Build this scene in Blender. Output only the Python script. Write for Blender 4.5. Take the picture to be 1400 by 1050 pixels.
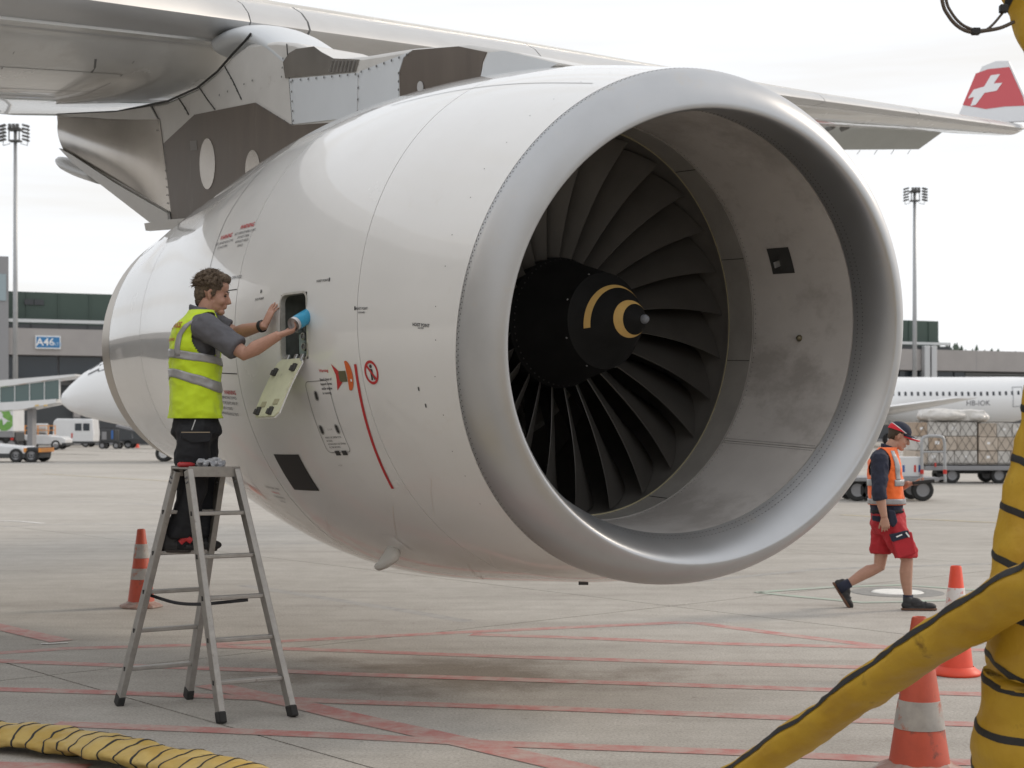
import bpy, bmesh, math, random
import numpy as np
from mathutils import Vector, Matrix, noise
random.seed(7)
R = math.radians
sc = bpy.context.scene
for o in list(bpy.data.objects): bpy.data.objects.remove(o)
COL = sc.collection

# ------------------------------------------------------------------ camera, sky, sun, exposure
F, CX, HZ, EYE = 2100.0, 700.0, 583.0, 1.7          # focal length / principal column / horizon row of the 1400 px photo, eye height
cam_d = bpy.data.cameras.new('camera'); cam = bpy.data.objects.new('camera', cam_d); COL.objects.link(cam)
cam.location = (0, 0, EYE); cam.rotation_euler = (R(90), 0, 0)
cam_d.sensor_width = 36; cam_d.lens = F / 1400 * 36; cam_d.shift_y = (HZ - 525) / 1400
cam_d.clip_start = 0.1; cam_d.clip_end = 6000
cam_d.dof.use_dof = True; cam_d.dof.focus_distance = 9.2; cam_d.dof.aperture_fstop = 4.5
sc.camera = cam

SUN_EL, SUN_AZ = 30, 66        # azimuth clockwise from +Y
wd = bpy.data.worlds.new('World'); sc.world = wd; wd.use_nodes = True
nt = wd.node_tree; nt.nodes.clear()
wo = nt.nodes.new('ShaderNodeOutputWorld'); bg = nt.nodes.new('ShaderNodeBackground')
sky = nt.nodes.new('ShaderNodeTexSky'); sky.sky_type = 'NISHITA'; sky.sun_disc = False
sky.sun_elevation = R(SUN_EL); sky.sun_rotation = R(SUN_AZ); sky.air_density = 1.0; sky.dust_density = 2.0
tc = nt.nodes.new('ShaderNodeTexCoord')
mp = nt.nodes.new('ShaderNodeMapping'); mp.inputs['Scale'].default_value = (1.0, 1.0, 11.0)
nz = nt.nodes.new('ShaderNodeTexNoise'); nz.inputs['Scale'].default_value = 2.2; nz.inputs['Detail'].default_value = 5; nz.inputs['Roughness'].default_value = 0.5
rp = nt.nodes.new('ShaderNodeValToRGB')
rp.color_ramp.elements[0].position = 0.30; rp.color_ramp.elements[0].color = (8.2, 7.9, 7.5, 1)
rp.color_ramp.elements[1].position = 0.52; rp.color_ramp.elements[1].color = (9.35, 9.5, 9.75, 1)
mx = nt.nodes.new('ShaderNodeMix'); mx.data_type = 'RGBA'; mx.inputs[0].default_value = 0.90
nt.links.new(tc.outputs['Generated'], mp.inputs[0]); nt.links.new(mp.outputs[0], nz.inputs['Vector'])
nt.links.new(nz.outputs['Fac'], rp.inputs[0]); nt.links.new(sky.outputs[0], mx.inputs[6]); nt.links.new(rp.outputs[0], mx.inputs[7])
nt.links.new(mx.outputs[2], bg.inputs[0]); bg.inputs[1].default_value = 0.1
nt.links.new(bg.outputs[0], wo.inputs[0])

sd = bpy.data.lights.new('sun', 'SUN'); sun = bpy.data.objects.new('sun', sd); COL.objects.link(sun)
sd.energy = 1.3; sd.angle = R(12); sd.color = (1.0, 0.86, 0.70)
sdir = Vector((math.sin(R(SUN_AZ)) * math.cos(R(SUN_EL)), math.cos(R(SUN_AZ)) * math.cos(R(SUN_EL)), math.sin(R(SUN_EL))))
sun.rotation_euler = sdir.to_track_quat('Z', 'Y').to_euler()

vs = sc.view_settings; vs.view_transform = 'Standard'; vs.look = 'None'; vs.gamma = 1; vs.use_curve_mapping = False; vs.exposure = 0.22
sc.cycles.max_bounces = 6; sc.cycles.diffuse_bounces = 3; sc.cycles.glossy_bounces = 3; sc.cycles.caustics_reflective = False; sc.cycles.caustics_refractive = False

# ------------------------------------------------------------------ helpers
def px(x, y, d):            # point at depth d that the photo shows at (x, y)
    return Vector(((x - CX) / F * d, d, EYE + (HZ - y) / F * d))
def gd(x, y, z=0.0):        # point of height z above the ground seen at (x, y)
    return px(x, y, (EYE - z) * F / (y - HZ))

MATS = {}
def mat(name, col, rough=0.6, metal=0.0, var=0.0, vscale=6.0, bump=0.0, bscale=60.0, coat=0.0, col2=None, dirt=None, stretch=None, spec=None, trans=0.0, sheen=0.0):
    if name in MATS: return MATS[name]
    m = bpy.data.materials.new(name); m.use_nodes = True; t = m.node_tree; b = t.nodes['Principled BSDF']
    b.inputs['Base Color'].default_value = (*col, 1); b.inputs['Roughness'].default_value = rough; b.inputs['Metallic'].default_value = metal
    if spec is not None: b.inputs['Specular IOR Level'].default_value = spec
    if coat: b.inputs['Coat Weight'].default_value = coat; b.inputs['Coat Roughness'].default_value = 0.015
    if trans: b.inputs['Transmission Weight'].default_value = trans
    if sheen: b.inputs['Sheen Weight'].default_value = sheen
    co = t.nodes.new('ShaderNodeTexCoord'); src = co.outputs['Object']
    if stretch:
        mp = t.nodes.new('ShaderNodeMapping'); mp.inputs['Scale'].default_value = stretch; t.links.new(src, mp.inputs[0]); src = mp.outputs[0]
    last = None
    if var or col2:
        n = t.nodes.new('ShaderNodeTexNoise'); n.inputs['Scale'].default_value = vscale; n.inputs['Detail'].default_value = 6; n.inputs['Roughness'].default_value = 0.6
        t.links.new(src, n.inputs['Vector'])
        r = t.nodes.new('ShaderNodeValToRGB'); r.color_ramp.elements[0].position = 0.3; r.color_ramp.elements[1].position = 0.7
        c2 = col2 or tuple(min(1, c * (1 + var)) for c in col); c1 = col if col2 else tuple(c * (1 - var) for c in col)
        r.color_ramp.elements[0].color = (*c1, 1); r.color_ramp.elements[1].color = (*c2, 1)
        t.links.new(n.outputs['Fac'], r.inputs[0]); last = r.outputs[0]
        rr = t.nodes.new('ShaderNodeMapRange'); rr.inputs['To Min'].default_value = max(0.02, rough - 0.07); rr.inputs['To Max'].default_value = min(1, rough + 0.07)
        t.links.new(n.outputs['Fac'], rr.inputs['Value']); t.links.new(rr.outputs[0], b.inputs['Roughness'])
    if dirt:                 # (colour, scale, threshold)
        n2 = t.nodes.new('ShaderNodeTexNoise'); n2.inputs['Scale'].default_value = dirt[1]; n2.inputs['Detail'].default_value = 8; n2.inputs['Roughness'].default_value = 0.7
        t.links.new(src, n2.inputs['Vector'])
        r2 = t.nodes.new('ShaderNodeValToRGB'); r2.color_ramp.elements[0].position = dirt[2]; r2.color_ramp.elements[1].position = dirt[2] + 0.12
        r2.color_ramp.elements[0].color = (0, 0, 0, 1); r2.color_ramp.elements[1].color = (1, 1, 1, 1)
        t.links.new(n2.outputs['Fac'], r2.inputs[0])
        mm = t.nodes.new('ShaderNodeMix'); mm.data_type = 'RGBA'
        t.links.new(r2.outputs[0], mm.inputs[0])
        if last: t.links.new(last, mm.inputs[6])
        else: mm.inputs[6].default_value = (*col, 1)
        mm.inputs[7].default_value = (*dirt[0], 1); last = mm.outputs[2]
    if last: t.links.new(last, b.inputs['Base Color'])
    if bump:
        n3 = t.nodes.new('ShaderNodeTexNoise'); n3.inputs['Scale'].default_value = bscale; n3.inputs['Detail'].default_value = 4
        t.links.new(src, n3.inputs['Vector'])
        bp = t.nodes.new('ShaderNodeBump'); bp.inputs['Strength'].default_value = bump; bp.inputs['Distance'].default_value = 0.01
        t.links.new(n3.outputs['Fac'], bp.inputs['Height']); t.links.new(bp.outputs[0], b.inputs['Normal'])
    MATS[name] = m; return m

def obj(name, verts, faces, m, parent=None, smooth=False, bevel=0.0, auto=None, fixn=True):
    me = bpy.data.meshes.new(name); me.from_pydata([tuple(v) for v in verts], [], faces); me.update()
    return link(name, me, m, parent, smooth, bevel, auto, fixn)
def link(name, me, m, parent=None, smooth=False, bevel=0.0, auto=None, fixn=True):
    if fixn:
        b = bmesh.new(); b.from_mesh(me); bmesh.ops.recalc_face_normals(b, faces=b.faces[:]); b.to_mesh(me); b.free()
    if m is not None and len(me.materials) == 0:
        for k in (m if isinstance(m, (list, tuple)) else [m]): me.materials.append(k)
    if smooth: me.polygons.foreach_set('use_smooth', [True] * len(me.polygons))
    o = bpy.data.objects.new(name, me); COL.objects.link(o)
    if parent is not None: o.parent = parent; o.matrix_parent_inverse = Matrix.Translation(-world_loc(parent))
    if bevel:
        md = o.modifiers.new('bevel', 'BEVEL'); md.width = bevel; md.segments = 2; md.limit_method = 'ANGLE'; md.angle_limit = R(40)
    if auto is not None: me.set_sharp_from_angle(angle=R(auto))
    return o
def world_loc(o):
    v = Vector(o.location)
    return v
def thing(name, label, cat, loc, group=None):
    o = bpy.data.objects.new(name, None); COL.objects.link(o); o.location = loc; o.empty_display_size = 0.2
    return tag(o, label, cat, group)
def tag(o, label, cat, group=None):
    o['label'] = label; o['category'] = cat
    if group: o['group'] = group
    return o
def struct(o): o['kind'] = 'structure'; return o

class MB:                    # mesh collector
    def __init__(s): s.v = []; s.f = []
    def add(s, vs, fs):
        n = len(s.v); s.v += [Vector(v) for v in vs]; s.f += [[i + n for i in f] for f in fs]; return s
    def box(s, c, sx, sy, sz, ax=None):
        X, Y, Z = ax or (Vector((1, 0, 0)), Vector((0, 1, 0)), Vector((0, 0, 1))); c = Vector(c)
        vs = [c + X * (sx / 2 * i) + Y * (sy / 2 * j) + Z * (sz / 2 * k) for k in (-1, 1) for j in (-1, 1) for i in (-1, 1)]
        return s.add(vs, [(0, 1, 3, 2), (4, 6, 7, 5), (0, 4, 5, 1), (2, 3, 7, 6), (0, 2, 6, 4), (1, 5, 7, 3)])
    def bar(s, a, b, w, h, up=Vector((0, 0, 1))):      # rectangular bar from a to b
        a = Vector(a); b = Vector(b); z = (b - a); L = z.length; z = z / L; x = z.cross(up)
        if x.length < 1e-4: x = z.cross(Vector((1, 0, 0)))
        x.normalize(); y = x.cross(z)
        return s.box((a + b) / 2, w, h, L, (x, y, z))
    def tube(s, pts, rad, n=10, cap=True, up=None):
        pts = [Vector(p) for p in pts]; N = len(pts)
        rad = rad if isinstance(rad, list) else [rad] * N
        T = [(pts[min(i + 1, N - 1)] - pts[max(i - 1, 0)]).normalized() for i in range(N)]
        u = Vector(up) if up is not None else (Vector((0, 0, 1)) if abs(T[0].z) < 0.9 else Vector((1, 0, 0)))
        base = len(s.v)
        for i in range(N):
            x = u - T[i] * u.dot(T[i])
            if x.length < 1e-5: x = T[i].orthogonal()
            x.normalize(); u = x if up is None else u
            y = T[i].cross(x); r = rad[i]; ra, rb = r if isinstance(r, (tuple, list)) else (r, r)
            for k in range(n):
                a = 2 * math.pi * k / n; s.v.append(pts[i] + x * (math.cos(a) * ra) + y * (math.sin(a) * rb))
        for i in range(N - 1):
            for k in range(n):
                s.f.append([base + i * n + k, base + i * n + (k + 1) % n, base + (i + 1) * n + (k + 1) % n, base + (i + 1) * n + k])
        if cap:
            s.f.append([base + k for k in range(n)][::-1]); s.f.append([base + (N - 1) * n + k for k in range(n)])
        return s
    def ell(s, c, r, ax=None, nu=14, nv=10):
        X, Y, Z = ax or (Vector((1, 0, 0)), Vector((0, 1, 0)), Vector((0, 0, 1))); c = Vector(c); base = len(s.v)
        s.v.append(c + Z * r[2])
        for j in range(1, nv):
            p = math.pi * j / nv
            for i in range(nu):
                a = 2 * math.pi * i / nu
                s.v.append(c + X * (r[0] * math.sin(p) * math.cos(a)) + Y * (r[1] * math.sin(p) * math.sin(a)) + Z * (r[2] * math.cos(p)))
        s.v.append(c - Z * r[2]); e = len(s.v) - 1
        for i in range(nu):
            s.f.append([base, base + 1 + i, base + 1 + (i + 1) % nu]); s.f.append([e, base + 1 + (nv - 2) * nu + (i + 1) % nu, base + 1 + (nv - 2) * nu + i])
        for j in range(nv - 2):
            for i in range(nu):
                a = base + 1 + j * nu; s.f.append([a + i, a + nu + i, a + nu + (i + 1) % nu, a + (i + 1) % nu])
        return s
    def prism(s, poly, ext):       # polygon (3D points) extruded by a vector
        n = len(poly); ext = Vector(ext); P = [Vector(p) for p in poly]
        return s.add(P + [p + ext for p in P], [list(range(n))[::-1], [n + i for i in range(n)]] + [[i, (i + 1) % n, n + (i + 1) % n, n + i] for i in range(n)])
    def revolve(s, prof, c, axis, n=32, ref=None):    # prof: (along axis, radius)
        axis = Vector(axis).normalized(); c = Vector(c); x = Vector(ref) if ref else axis.orthogonal(); x = (x - axis * x.dot(axis)).normalized(); y = axis.cross(x); base = len(s.v)
        for (h, r) in prof:
            for k in range(n):
                a = 2 * math.pi * k / n; s.v.append(c + axis * h + (x * math.cos(a) + y * math.sin(a)) * max(r, 1e-4))
        for i in range(len(prof) - 1):
            for k in range(n):
                s.f.append([base + i * n + k, base + i * n + (k + 1) % n, base + (i + 1) * n + (k + 1) % n, base + (i + 1) * n + k])
        return s
    def obj(s, name, m, parent=None, **k): return obj(name, s.v, s.f, m, parent, **k)

def remesh(mb, name, m, parent, voxel=0.006, it=4, disp=None):
    me = bpy.data.meshes.new('tmp'); me.from_pydata([tuple(v) for v in mb.v], [], mb.f)
    b = bmesh.new(); b.from_mesh(me); bmesh.ops.recalc_face_normals(b, faces=b.faces[:]); b.to_mesh(me); b.free()
    t = bpy.data.objects.new('tmp', me); COL.objects.link(t)
    a = t.modifiers.new('r', 'REMESH'); a.mode = 'VOXEL'; a.voxel_size = voxel
    c = t.modifiers.new('s', 'SMOOTH'); c.factor = 0.5; c.iterations = it
    for q in (disp or []):
        tx = bpy.data.textures.new('tx', 'CLOUDS'); tx.noise_scale = q[0]; tx.noise_depth = 1
        dm = t.modifiers.new('d', 'DISPLACE'); dm.texture = tx; dm.strength = q[1]; dm.mid_level = 0.5; dm.texture_coords = 'LOCAL'
    dg = bpy.context.evaluated_depsgraph_get(); out = bpy.data.meshes.new_from_object(t.evaluated_get(dg)); out.materials.clear()
    bpy.data.objects.remove(t); out.name = name
    return link(name, out, m, parent, smooth=True, fixn=False)

def text2d(body, size, align='CENTER', bold=False):
    cu = bpy.data.curves.new('t', 'FONT'); cu.body = body; cu.size = size; cu.align_x = align; cu.align_y = 'CENTER'; cu.resolution_u = 2
    if bold: cu.offset = size * 0.018
    o = bpy.data.objects.new('t', cu); COL.objects.link(o); dg = bpy.context.evaluated_depsgraph_get(); dg.update()
    me = bpy.data.meshes.new_from_object(o.evaluated_get(dg)); bpy.data.objects.remove(o)
    v = [(p.co.x, p.co.y) for p in me.vertices]; f = [list(p.vertices) for p in me.polygons]
    bpy.data.meshes.remove(me); return v, f

def smooth_path(pts, n=60):
    P = [Vector(p) for p in pts]; out = []
    m = len(P) - 1
    for i in range(n + 1):
        t = i / n * m; k = min(int(t), m - 1); t -= k
        p0 = P[max(k - 1, 0)]; p1 = P[k]; p2 = P[k + 1]; p3 = P[min(k + 2, m)]
        out.append(0.5 * ((2 * p1) + (p2 - p0) * t + (2 * p0 - 5 * p1 + 4 * p2 - p3) * t * t + (3 * p1 - p0 - 3 * p2 + p3) * t ** 3))
    return out

# ------------------------------------------------------------------ the apron
def concrete(name, tint=1.0):
    m = bpy.data.materials.new(name); m.use_nodes = True; t = m.node_tree; b = t.nodes['Principled BSDF']; b.inputs['Roughness'].default_value = 0.82; b.inputs['Specular IOR Level'].default_value = 0.35
    g = t.nodes.new('ShaderNodeNewGeometry'); P = g.outputs['Position']
    def noise_(scale, det=6, rough=0.6, loc=None):
        src = P
        if loc:
            mp = t.nodes.new('ShaderNodeMapping'); mp.inputs['Scale'].default_value = loc[0]; mp.inputs['Rotation'].default_value = (0, 0, loc[1]); t.links.new(P, mp.inputs[0]); src = mp.outputs[0]
        n = t.nodes.new('ShaderNodeTexNoise'); n.inputs['Scale'].default_value = scale; n.inputs['Detail'].default_value = det; n.inputs['Roughness'].default_value = rough; t.links.new(src, n.inputs['Vector']); return n.outputs['Fac']
    def ramp(src, a, b_, c0, c1):
        r = t.nodes.new('ShaderNodeValToRGB'); r.color_ramp.elements[0].position = a; r.color_ramp.elements[1].position = b_; r.color_ramp.elements[0].color = (*c0, 1); r.color_ramp.elements[1].color = (*c1, 1); t.links.new(src, r.inputs[0]); return r.outputs[0]
    def mult(a, c, fac=1.0):
        x = t.nodes.new('ShaderNodeMix'); x.data_type = 'RGBA'; x.blend_type = 'MULTIPLY'; x.inputs[0].default_value = fac; t.links.new(a, x.inputs[6]); t.links.new(c, x.inputs[7]); return x.outputs[2]
    base = ramp(noise_(0.22, 5), 0.3, 0.7, (0.43 * tint, 0.407 * tint, 0.375 * tint), (0.515 * tint, 0.495 * tint, 0.46 * tint))
    c = mult(base, ramp(noise_(3.0, 8, 0.7), 0.32, 0.68, (0.84, 0.83, 0.82), (1, 1, 1)))
    c = mult(c, ramp(noise_(60, 3, 0.8), 0.34, 0.58, (0.70, 0.69, 0.67), (1.06, 1.06, 1.06)))
    c = mult(c, ramp(noise_(1.0, 7, 0.65, ((0.25, 2.2, 1), R(-48))), 0.36, 0.55, (0.80, 0.79, 0.78), (1, 1, 1)), 0.7)      # tyre and wear streaks along the lanes
    # old oil and fuel stain, with the soft shade below the engine painted in
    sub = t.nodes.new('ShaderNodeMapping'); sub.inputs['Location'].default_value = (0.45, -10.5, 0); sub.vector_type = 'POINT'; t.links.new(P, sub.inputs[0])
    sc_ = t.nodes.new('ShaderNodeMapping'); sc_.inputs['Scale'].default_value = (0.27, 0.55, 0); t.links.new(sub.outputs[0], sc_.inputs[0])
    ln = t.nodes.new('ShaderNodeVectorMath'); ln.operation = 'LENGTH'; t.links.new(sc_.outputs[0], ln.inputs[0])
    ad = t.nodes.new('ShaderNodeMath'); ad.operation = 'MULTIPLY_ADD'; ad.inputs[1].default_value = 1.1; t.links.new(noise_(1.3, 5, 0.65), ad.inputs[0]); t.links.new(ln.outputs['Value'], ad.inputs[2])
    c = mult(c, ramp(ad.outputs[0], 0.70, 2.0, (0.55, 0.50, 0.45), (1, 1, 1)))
    sp = ramp(noise_(9, 2, 0.5), 0.22, 0.30, (0.7, 0.69, 0.67), (1, 1, 1)); c = mult(c, sp)
    c = mult(c, ramp(noise_(26, 2, 0.5), 0.66, 0.72, (1, 1, 1), (1.25, 1.25, 1.25)), 0.8)
    t.links.new(c, b.inputs['Base Color'])
    bp = t.nodes.new('ShaderNodeBump'); bp.inputs['Strength'].default_value = 0.35; bp.inputs['Distance'].default_value = 0.004; t.links.new(noise_(90, 3, 0.7), bp.inputs['Height']); t.links.new(bp.outputs[0], b.inputs['Normal'])
    return m
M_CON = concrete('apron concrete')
M_SEAL = mat('joint sealant', (0.045, 0.043, 0.04), 0.8)
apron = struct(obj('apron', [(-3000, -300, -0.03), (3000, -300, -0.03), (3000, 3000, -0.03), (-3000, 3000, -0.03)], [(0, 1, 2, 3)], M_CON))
JE = Vector((0.655, -0.756, 0)); JN = Vector((0.756, 0.655, 0))     # along / across the slab joints
W, L_, GAP = 6.17, 25.0, 0.014
slab_me = None
mb = MB(); mb.box((0, 0, -0.02), W - GAP, L_ - GAP, 0.04); 
rot = math.atan2(JE.y, JE.x) - R(90)
for i in range(-4, 14):
    for j in range(-4, 4):
        c = JN * (4.48 + W * (i + 0.5)) + JE * (L_ * j + 2.5)
        if c.y < -22 or c.y > 82 or abs(c.x) > 0.42 * max(c.y, 0) + 26: continue
        if slab_me is None:
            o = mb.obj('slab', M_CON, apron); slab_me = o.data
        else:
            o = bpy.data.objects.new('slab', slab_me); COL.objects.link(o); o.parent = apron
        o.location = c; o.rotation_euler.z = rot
mb = MB()
for i in range(-4, 15):
    c = JN * (4.48 + W * i) + JE * 0; mb.box(c + Vector((0, 0, -0.012)), GAP + 0.01, 200, 0.01, (JN, JE, Vector((0, 0, 1))))
mb.obj('joint_sealant', M_SEAL, apron)

def paint(name, col, wear, thr):
    m = bpy.data.materials.new(name); m.use_nodes = True; t = m.node_tree; b = t.nodes['Principled BSDF']; b.inputs['Roughness'].default_value = 0.7
    g = t.nodes.new('ShaderNodeNewGeometry')
    n = t.nodes.new('ShaderNodeTexNoise'); n.inputs['Scale'].default_value = 5; n.inputs['Detail'].default_value = 9; n.inputs['Roughness'].default_value = 0.75; t.links.new(g.outputs['Position'], n.inputs['Vector'])
    r = t.nodes.new('ShaderNodeValToRGB'); r.color_ramp.elements[0].position = thr; r.color_ramp.elements[1].position = thr + 0.22; r.color_ramp.elements[0].color = (*wear, 1); r.color_ramp.elements[1].color = (*col, 1)
    t.links.new(n.outputs['Fac'], r.inputs[0]); t.links.new(r.outputs[0], b.inputs['Base Color']); return m
M_RED = paint('worn red paint', (0.43, 0.16, 0.145), (0.44, 0.33, 0.295), 0.40)
M_GRN = paint('worn green paint', (0.36, 0.44, 0.36), (0.38, 0.38, 0.35), 0.35)
M_YEL = paint('worn yellow line paint', (0.55, 0.46, 0.26), (0.42, 0.39, 0.33), 0.35)
M_WHT = paint('white line paint', (0.75, 0.74, 0.72), (0.55, 0.54, 0.52), 0.3)
def ground_line(name, pts, w, m, z):
    P = [gd(x, y) for x, y in pts]; V = []; Fc = []
    for i, p in enumerate(P):
        d = (P[min(i + 1, len(P) - 1)] - P[max(i - 1, 0)]).normalized(); n = Vector((-d.y, d.x, 0)) * (w / 2)
        V += [p + n + Vector((0, 0, z)), p - n + Vector((0, 0, z))]
    for i in range(len(P) - 1): Fc.append((2 * i, 2 * i + 1, 2 * i + 3, 2 * i + 2))
    return obj(name, V, Fc, m, apron)
RL = [
    [(-160, 897), (0, 893), (86, 887), (267, 882), (400, 876), (644, 864), (933, 851), (959, 852.5), (1068, 867), (1213, 885), (1300, 897)],
    [(644, 867.5), (786, 872), (978, 880), (1213, 885.5), (1500, 893)],
    [(290, 884), (480, 890), (593, 894.5), (786, 901), (1171, 912.5), (1500, 921)],
    [(-160, 899), (0, 904), (165, 910), (387, 917.7), (480, 922), (786, 932), (1113, 942.7), (1500, 954)],
    [(-160, 937), (0, 942.7), (165, 947.5), (408, 957), (480, 960), (786, 970), (1056, 981), (1184, 986), (1500, 996)],
    [(75, 990), (274, 998), (480, 1007), (657, 1016.6), (978, 1028), (1203, 1038), (1500, 1050)],
    [(284, 936.6), (411, 964), (480, 981), (593, 1005.7), (773, 1047.5), (900, 1078)],
    [(-160, 822), (0, 857.7), (85, 877)],
    [(-160, 1043), (0, 1047), (120, 1050)]]
for i, l in enumerate(RL): ground_line('red_line', l, 0.20 if i in (6, 7) else 0.15, M_RED, 0.0016 + 0.0003 * i)
ground_line('white_mark', [(56, 881), (93, 879.5)], 0.05, M_WHT, 0.006)
G = [(1035, 810), (1136, 803), (1233, 800), (1325, 806.5), (1420, 812), (1293, 821), (1233, 823), (1180, 824), (1098, 816.5), (1035, 810)]
ground_line('green_line', G, 0.12, M_GRN, 0.004)
mbd = MB(); mbd.revolve([(0.012, 0), (0.012, 0.25), (0.0, 0.27)], gd(1227, 810), (0, 0, 1), 32); mbd.obj('hydrant_cover', mat('worn white paint', (0.74, 0.73, 0.70), 0.6, var=0.15, vscale=12), apron)
mbd = MB(); mbd.revolve([(0.006, 0.27), (0.006, 0.46), (0.0, 0.47)], gd(1227, 810), (0, 0, 1), 40); mbd.obj('hydrant_collar', mat('pit collar', (0.24, 0.235, 0.225), 0.85, var=0.2, vscale=20), apron)
ground_line('yellow_line', [(1150, 704), (1236, 709), (1367, 715), (1500, 720)], 0.14, M_YEL, 0.004)
ground_line('yellow_line', [(60, 648), (145, 653), (235, 658), (330, 664)], 0.14, M_YEL, 0.005)
ground_line('white_mark', [(0, 712), (28, 713), (60, 716)], 0.10, M_WHT, 0.005)
# tyre marks crossing the stand
M_TYRE = paint('old tyre mark', (0.25, 0.24, 0.225), (0.36, 0.345, 0.325), 0.45)
for k, l in enumerate([[(300, 745), (460, 742), (640, 752)], [(330, 800), (560, 836), (640, 850)], [(1040, 716), (1180, 712), (1400, 690)], [(0, 683), (180, 688), (330, 700)], [(0, 720), (120, 716), (300, 722)], [(950, 795), (1120, 778), (1380, 770)]]):
    ground_line('tyre_mark', l, 0.16, M_TYRE, 0.0008 + 0.0001 * k)

# ------------------------------------------------------------------ the airliner: shared geometry of the engine
M_PAINT = mat('glossy white aircraft paint', (0.765, 0.765, 0.76), 0.25, coat=1.0, var=0.025, vscale=1.2, dirt=((0.73, 0.72, 0.70), 2.5, 0.62), bump=0.03, bscale=1.6)
M_SEAM = mat('dark seam', (0.03, 0.03, 0.03), 0.8)
M_LIP = mat('satin aluminium lip', (0.47, 0.48, 0.495), 0.36, metal=0.8, var=0.05, vscale=3, bump=0.02, bscale=5, dirt=((0.48, 0.475, 0.47), 6, 0.58))
M_STEEL = mat('bare nozzle metal', (0.42, 0.38, 0.33), 0.35, metal=0.9, var=0.1, vscale=4)
STN = [(-5.2561, (-2.674, 13.883, 2.4112), (0.60196, -0.79813, -0.02502), 1.0778),
       (-3.92, (-1.8589, 12.8233, 2.4243), (0.60196, -0.79813, -0.02502), 1.3212),
       (-1.5407, (-0.4368, 10.9174, 2.3416), (0.60196, -0.79813, -0.02502), 1.6909),
       (0.0, (0.5071, 9.6992, 2.3325), (0.60196, -0.79813, -0.02502), 1.6181),
       (0.7856, (0.9712, 9.0675, 2.2628), (0.54197, -0.81846, -0.19079), 1.5141)]
XS = np.array([s[0] for s in STN]); YS = np.array([[*s[1], *s[2], s[3]] for s in STN])
_h = np.diff(XS); _dl = (YS[1:] - YS[:-1]) / _h[:, None]; _m = np.zeros_like(YS); _m[0] = _dl[0]; _m[-1] = _dl[-1]
_m[1:-1] = (_dl[:-1] * _h[1:, None] + _dl[1:] * _h[:-1, None]) / (_h[:-1] + _h[1:])[:, None]
def station(s):
    i = int(np.clip(np.searchsorted(XS, s) - 1, 0, len(XS) - 2)); h = _h[i]; t = (s - XS[i]) / h
    y = (2 * t ** 3 - 3 * t ** 2 + 1) * YS[i] + (t ** 3 - 2 * t ** 2 + t) * h * _m[i] + (-2 * t ** 3 + 3 * t ** 2) * YS[i + 1] + (t ** 3 - t ** 2) * h * _m[i + 1]
    return Vector(y[:3]), Vector(y[3:6]).normalized(), float(y[6])
def ring_basis(n):
    u = (Vector((0, 0, 1)) - n * n.z).normalized(); return u, n.cross(u)      # theta runs from up to the near side
def nac(s, th, off=0.0):
    C, n, r = station(s); u, v = ring_basis(n); a = R(th); return C + (u * math.cos(a) + v * math.sin(a)) * (r + off)
def nac_normal(s, th):
    a = nac(s + 0.02, th) - nac(s - 0.02, th); b = nac(s, th + 1) - nac(s, th - 1); n = a.cross(b).normalized()
    C, nn, r = station(s); return n if n.dot(nac(s, th) - C) > 0 else -n
AX = Vector((0.60196, -0.79813, -0.02502)).normalized(); FAN = Vector((0.497, 9.691, 2.362)); AU, AV = ring_basis(AX)
def fanpt(s, r, th): a = R(th); return FAN + AX * s + (AU * math.cos(a) + AV * math.sin(a)) * r

air = thing('airliner', 'large white airliner with its engine and wing filling the picture', 'airplane', (0.5, 9.7, 0))

def cowl(name, s0, s1, m, hole=None, ns=26, gap=0.006):
    S = list(np.linspace(s0 + gap / 2, s1 - gap / 2, ns)); TH = list(np.arange(0, 360, 2.25))
    if hole:
        hs0, hs1, ht0, ht1 = hole
        S = sorted([s for s in S if abs(s - hs0) > 0.03 and abs(s - hs1) > 0.03] + [hs0, hs1]); TH = sorted([t for t in TH if abs(t - ht0) > 1.2 and abs(t - ht1) > 1.2] + [ht0, ht1])
    V = [nac(s, t) for s in S for t in TH]; n = len(TH); Fc = []
    for i in range(len(S) - 1):
        for k in range(n):
            if hole and S[i] >= hs0 - 1e-6 and S[i + 1] <= hs1 + 1e-6 and TH[k] >= ht0 - 1e-6 and TH[k] < ht1 - 1e-6: continue
            Fc.append((i * n + k, i * n + (k + 1) % n, (i + 1) * n + (k + 1) % n, (i + 1) * n + k))
    for (s, row) in ((S[0], 0), (S[-1], len(S) - 1)):           # turned-in edges
        b = len(V); V += [nac(s, t, -0.02) for t in TH]
        for k in range(n): Fc.append((row * n + k, row * n + (k + 1) % n, b + (k + 1) % n, b + k))
    return obj(name, V, Fc, m, air, smooth=True, auto=40)
HOLE = (-0.968, -0.682, 84.4, 98.2)
intake_cowl = cowl('intake_cowl', -0.165, 0.7836, M_PAINT)
fan_cowl = cowl('fan_cowl', -1.5407, -0.165, M_PAINT, hole=HOLE)
rev_cowl = cowl('reverser_cowl', -3.92, -1.5407, M_PAINT)
noz_cowl = cowl('nozzle_cowl', -4.98, -3.92, M_PAINT)
noz_ring = cowl('nozzle_ring', -5.2561, -4.98, M_STEEL, ns=8)
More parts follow.
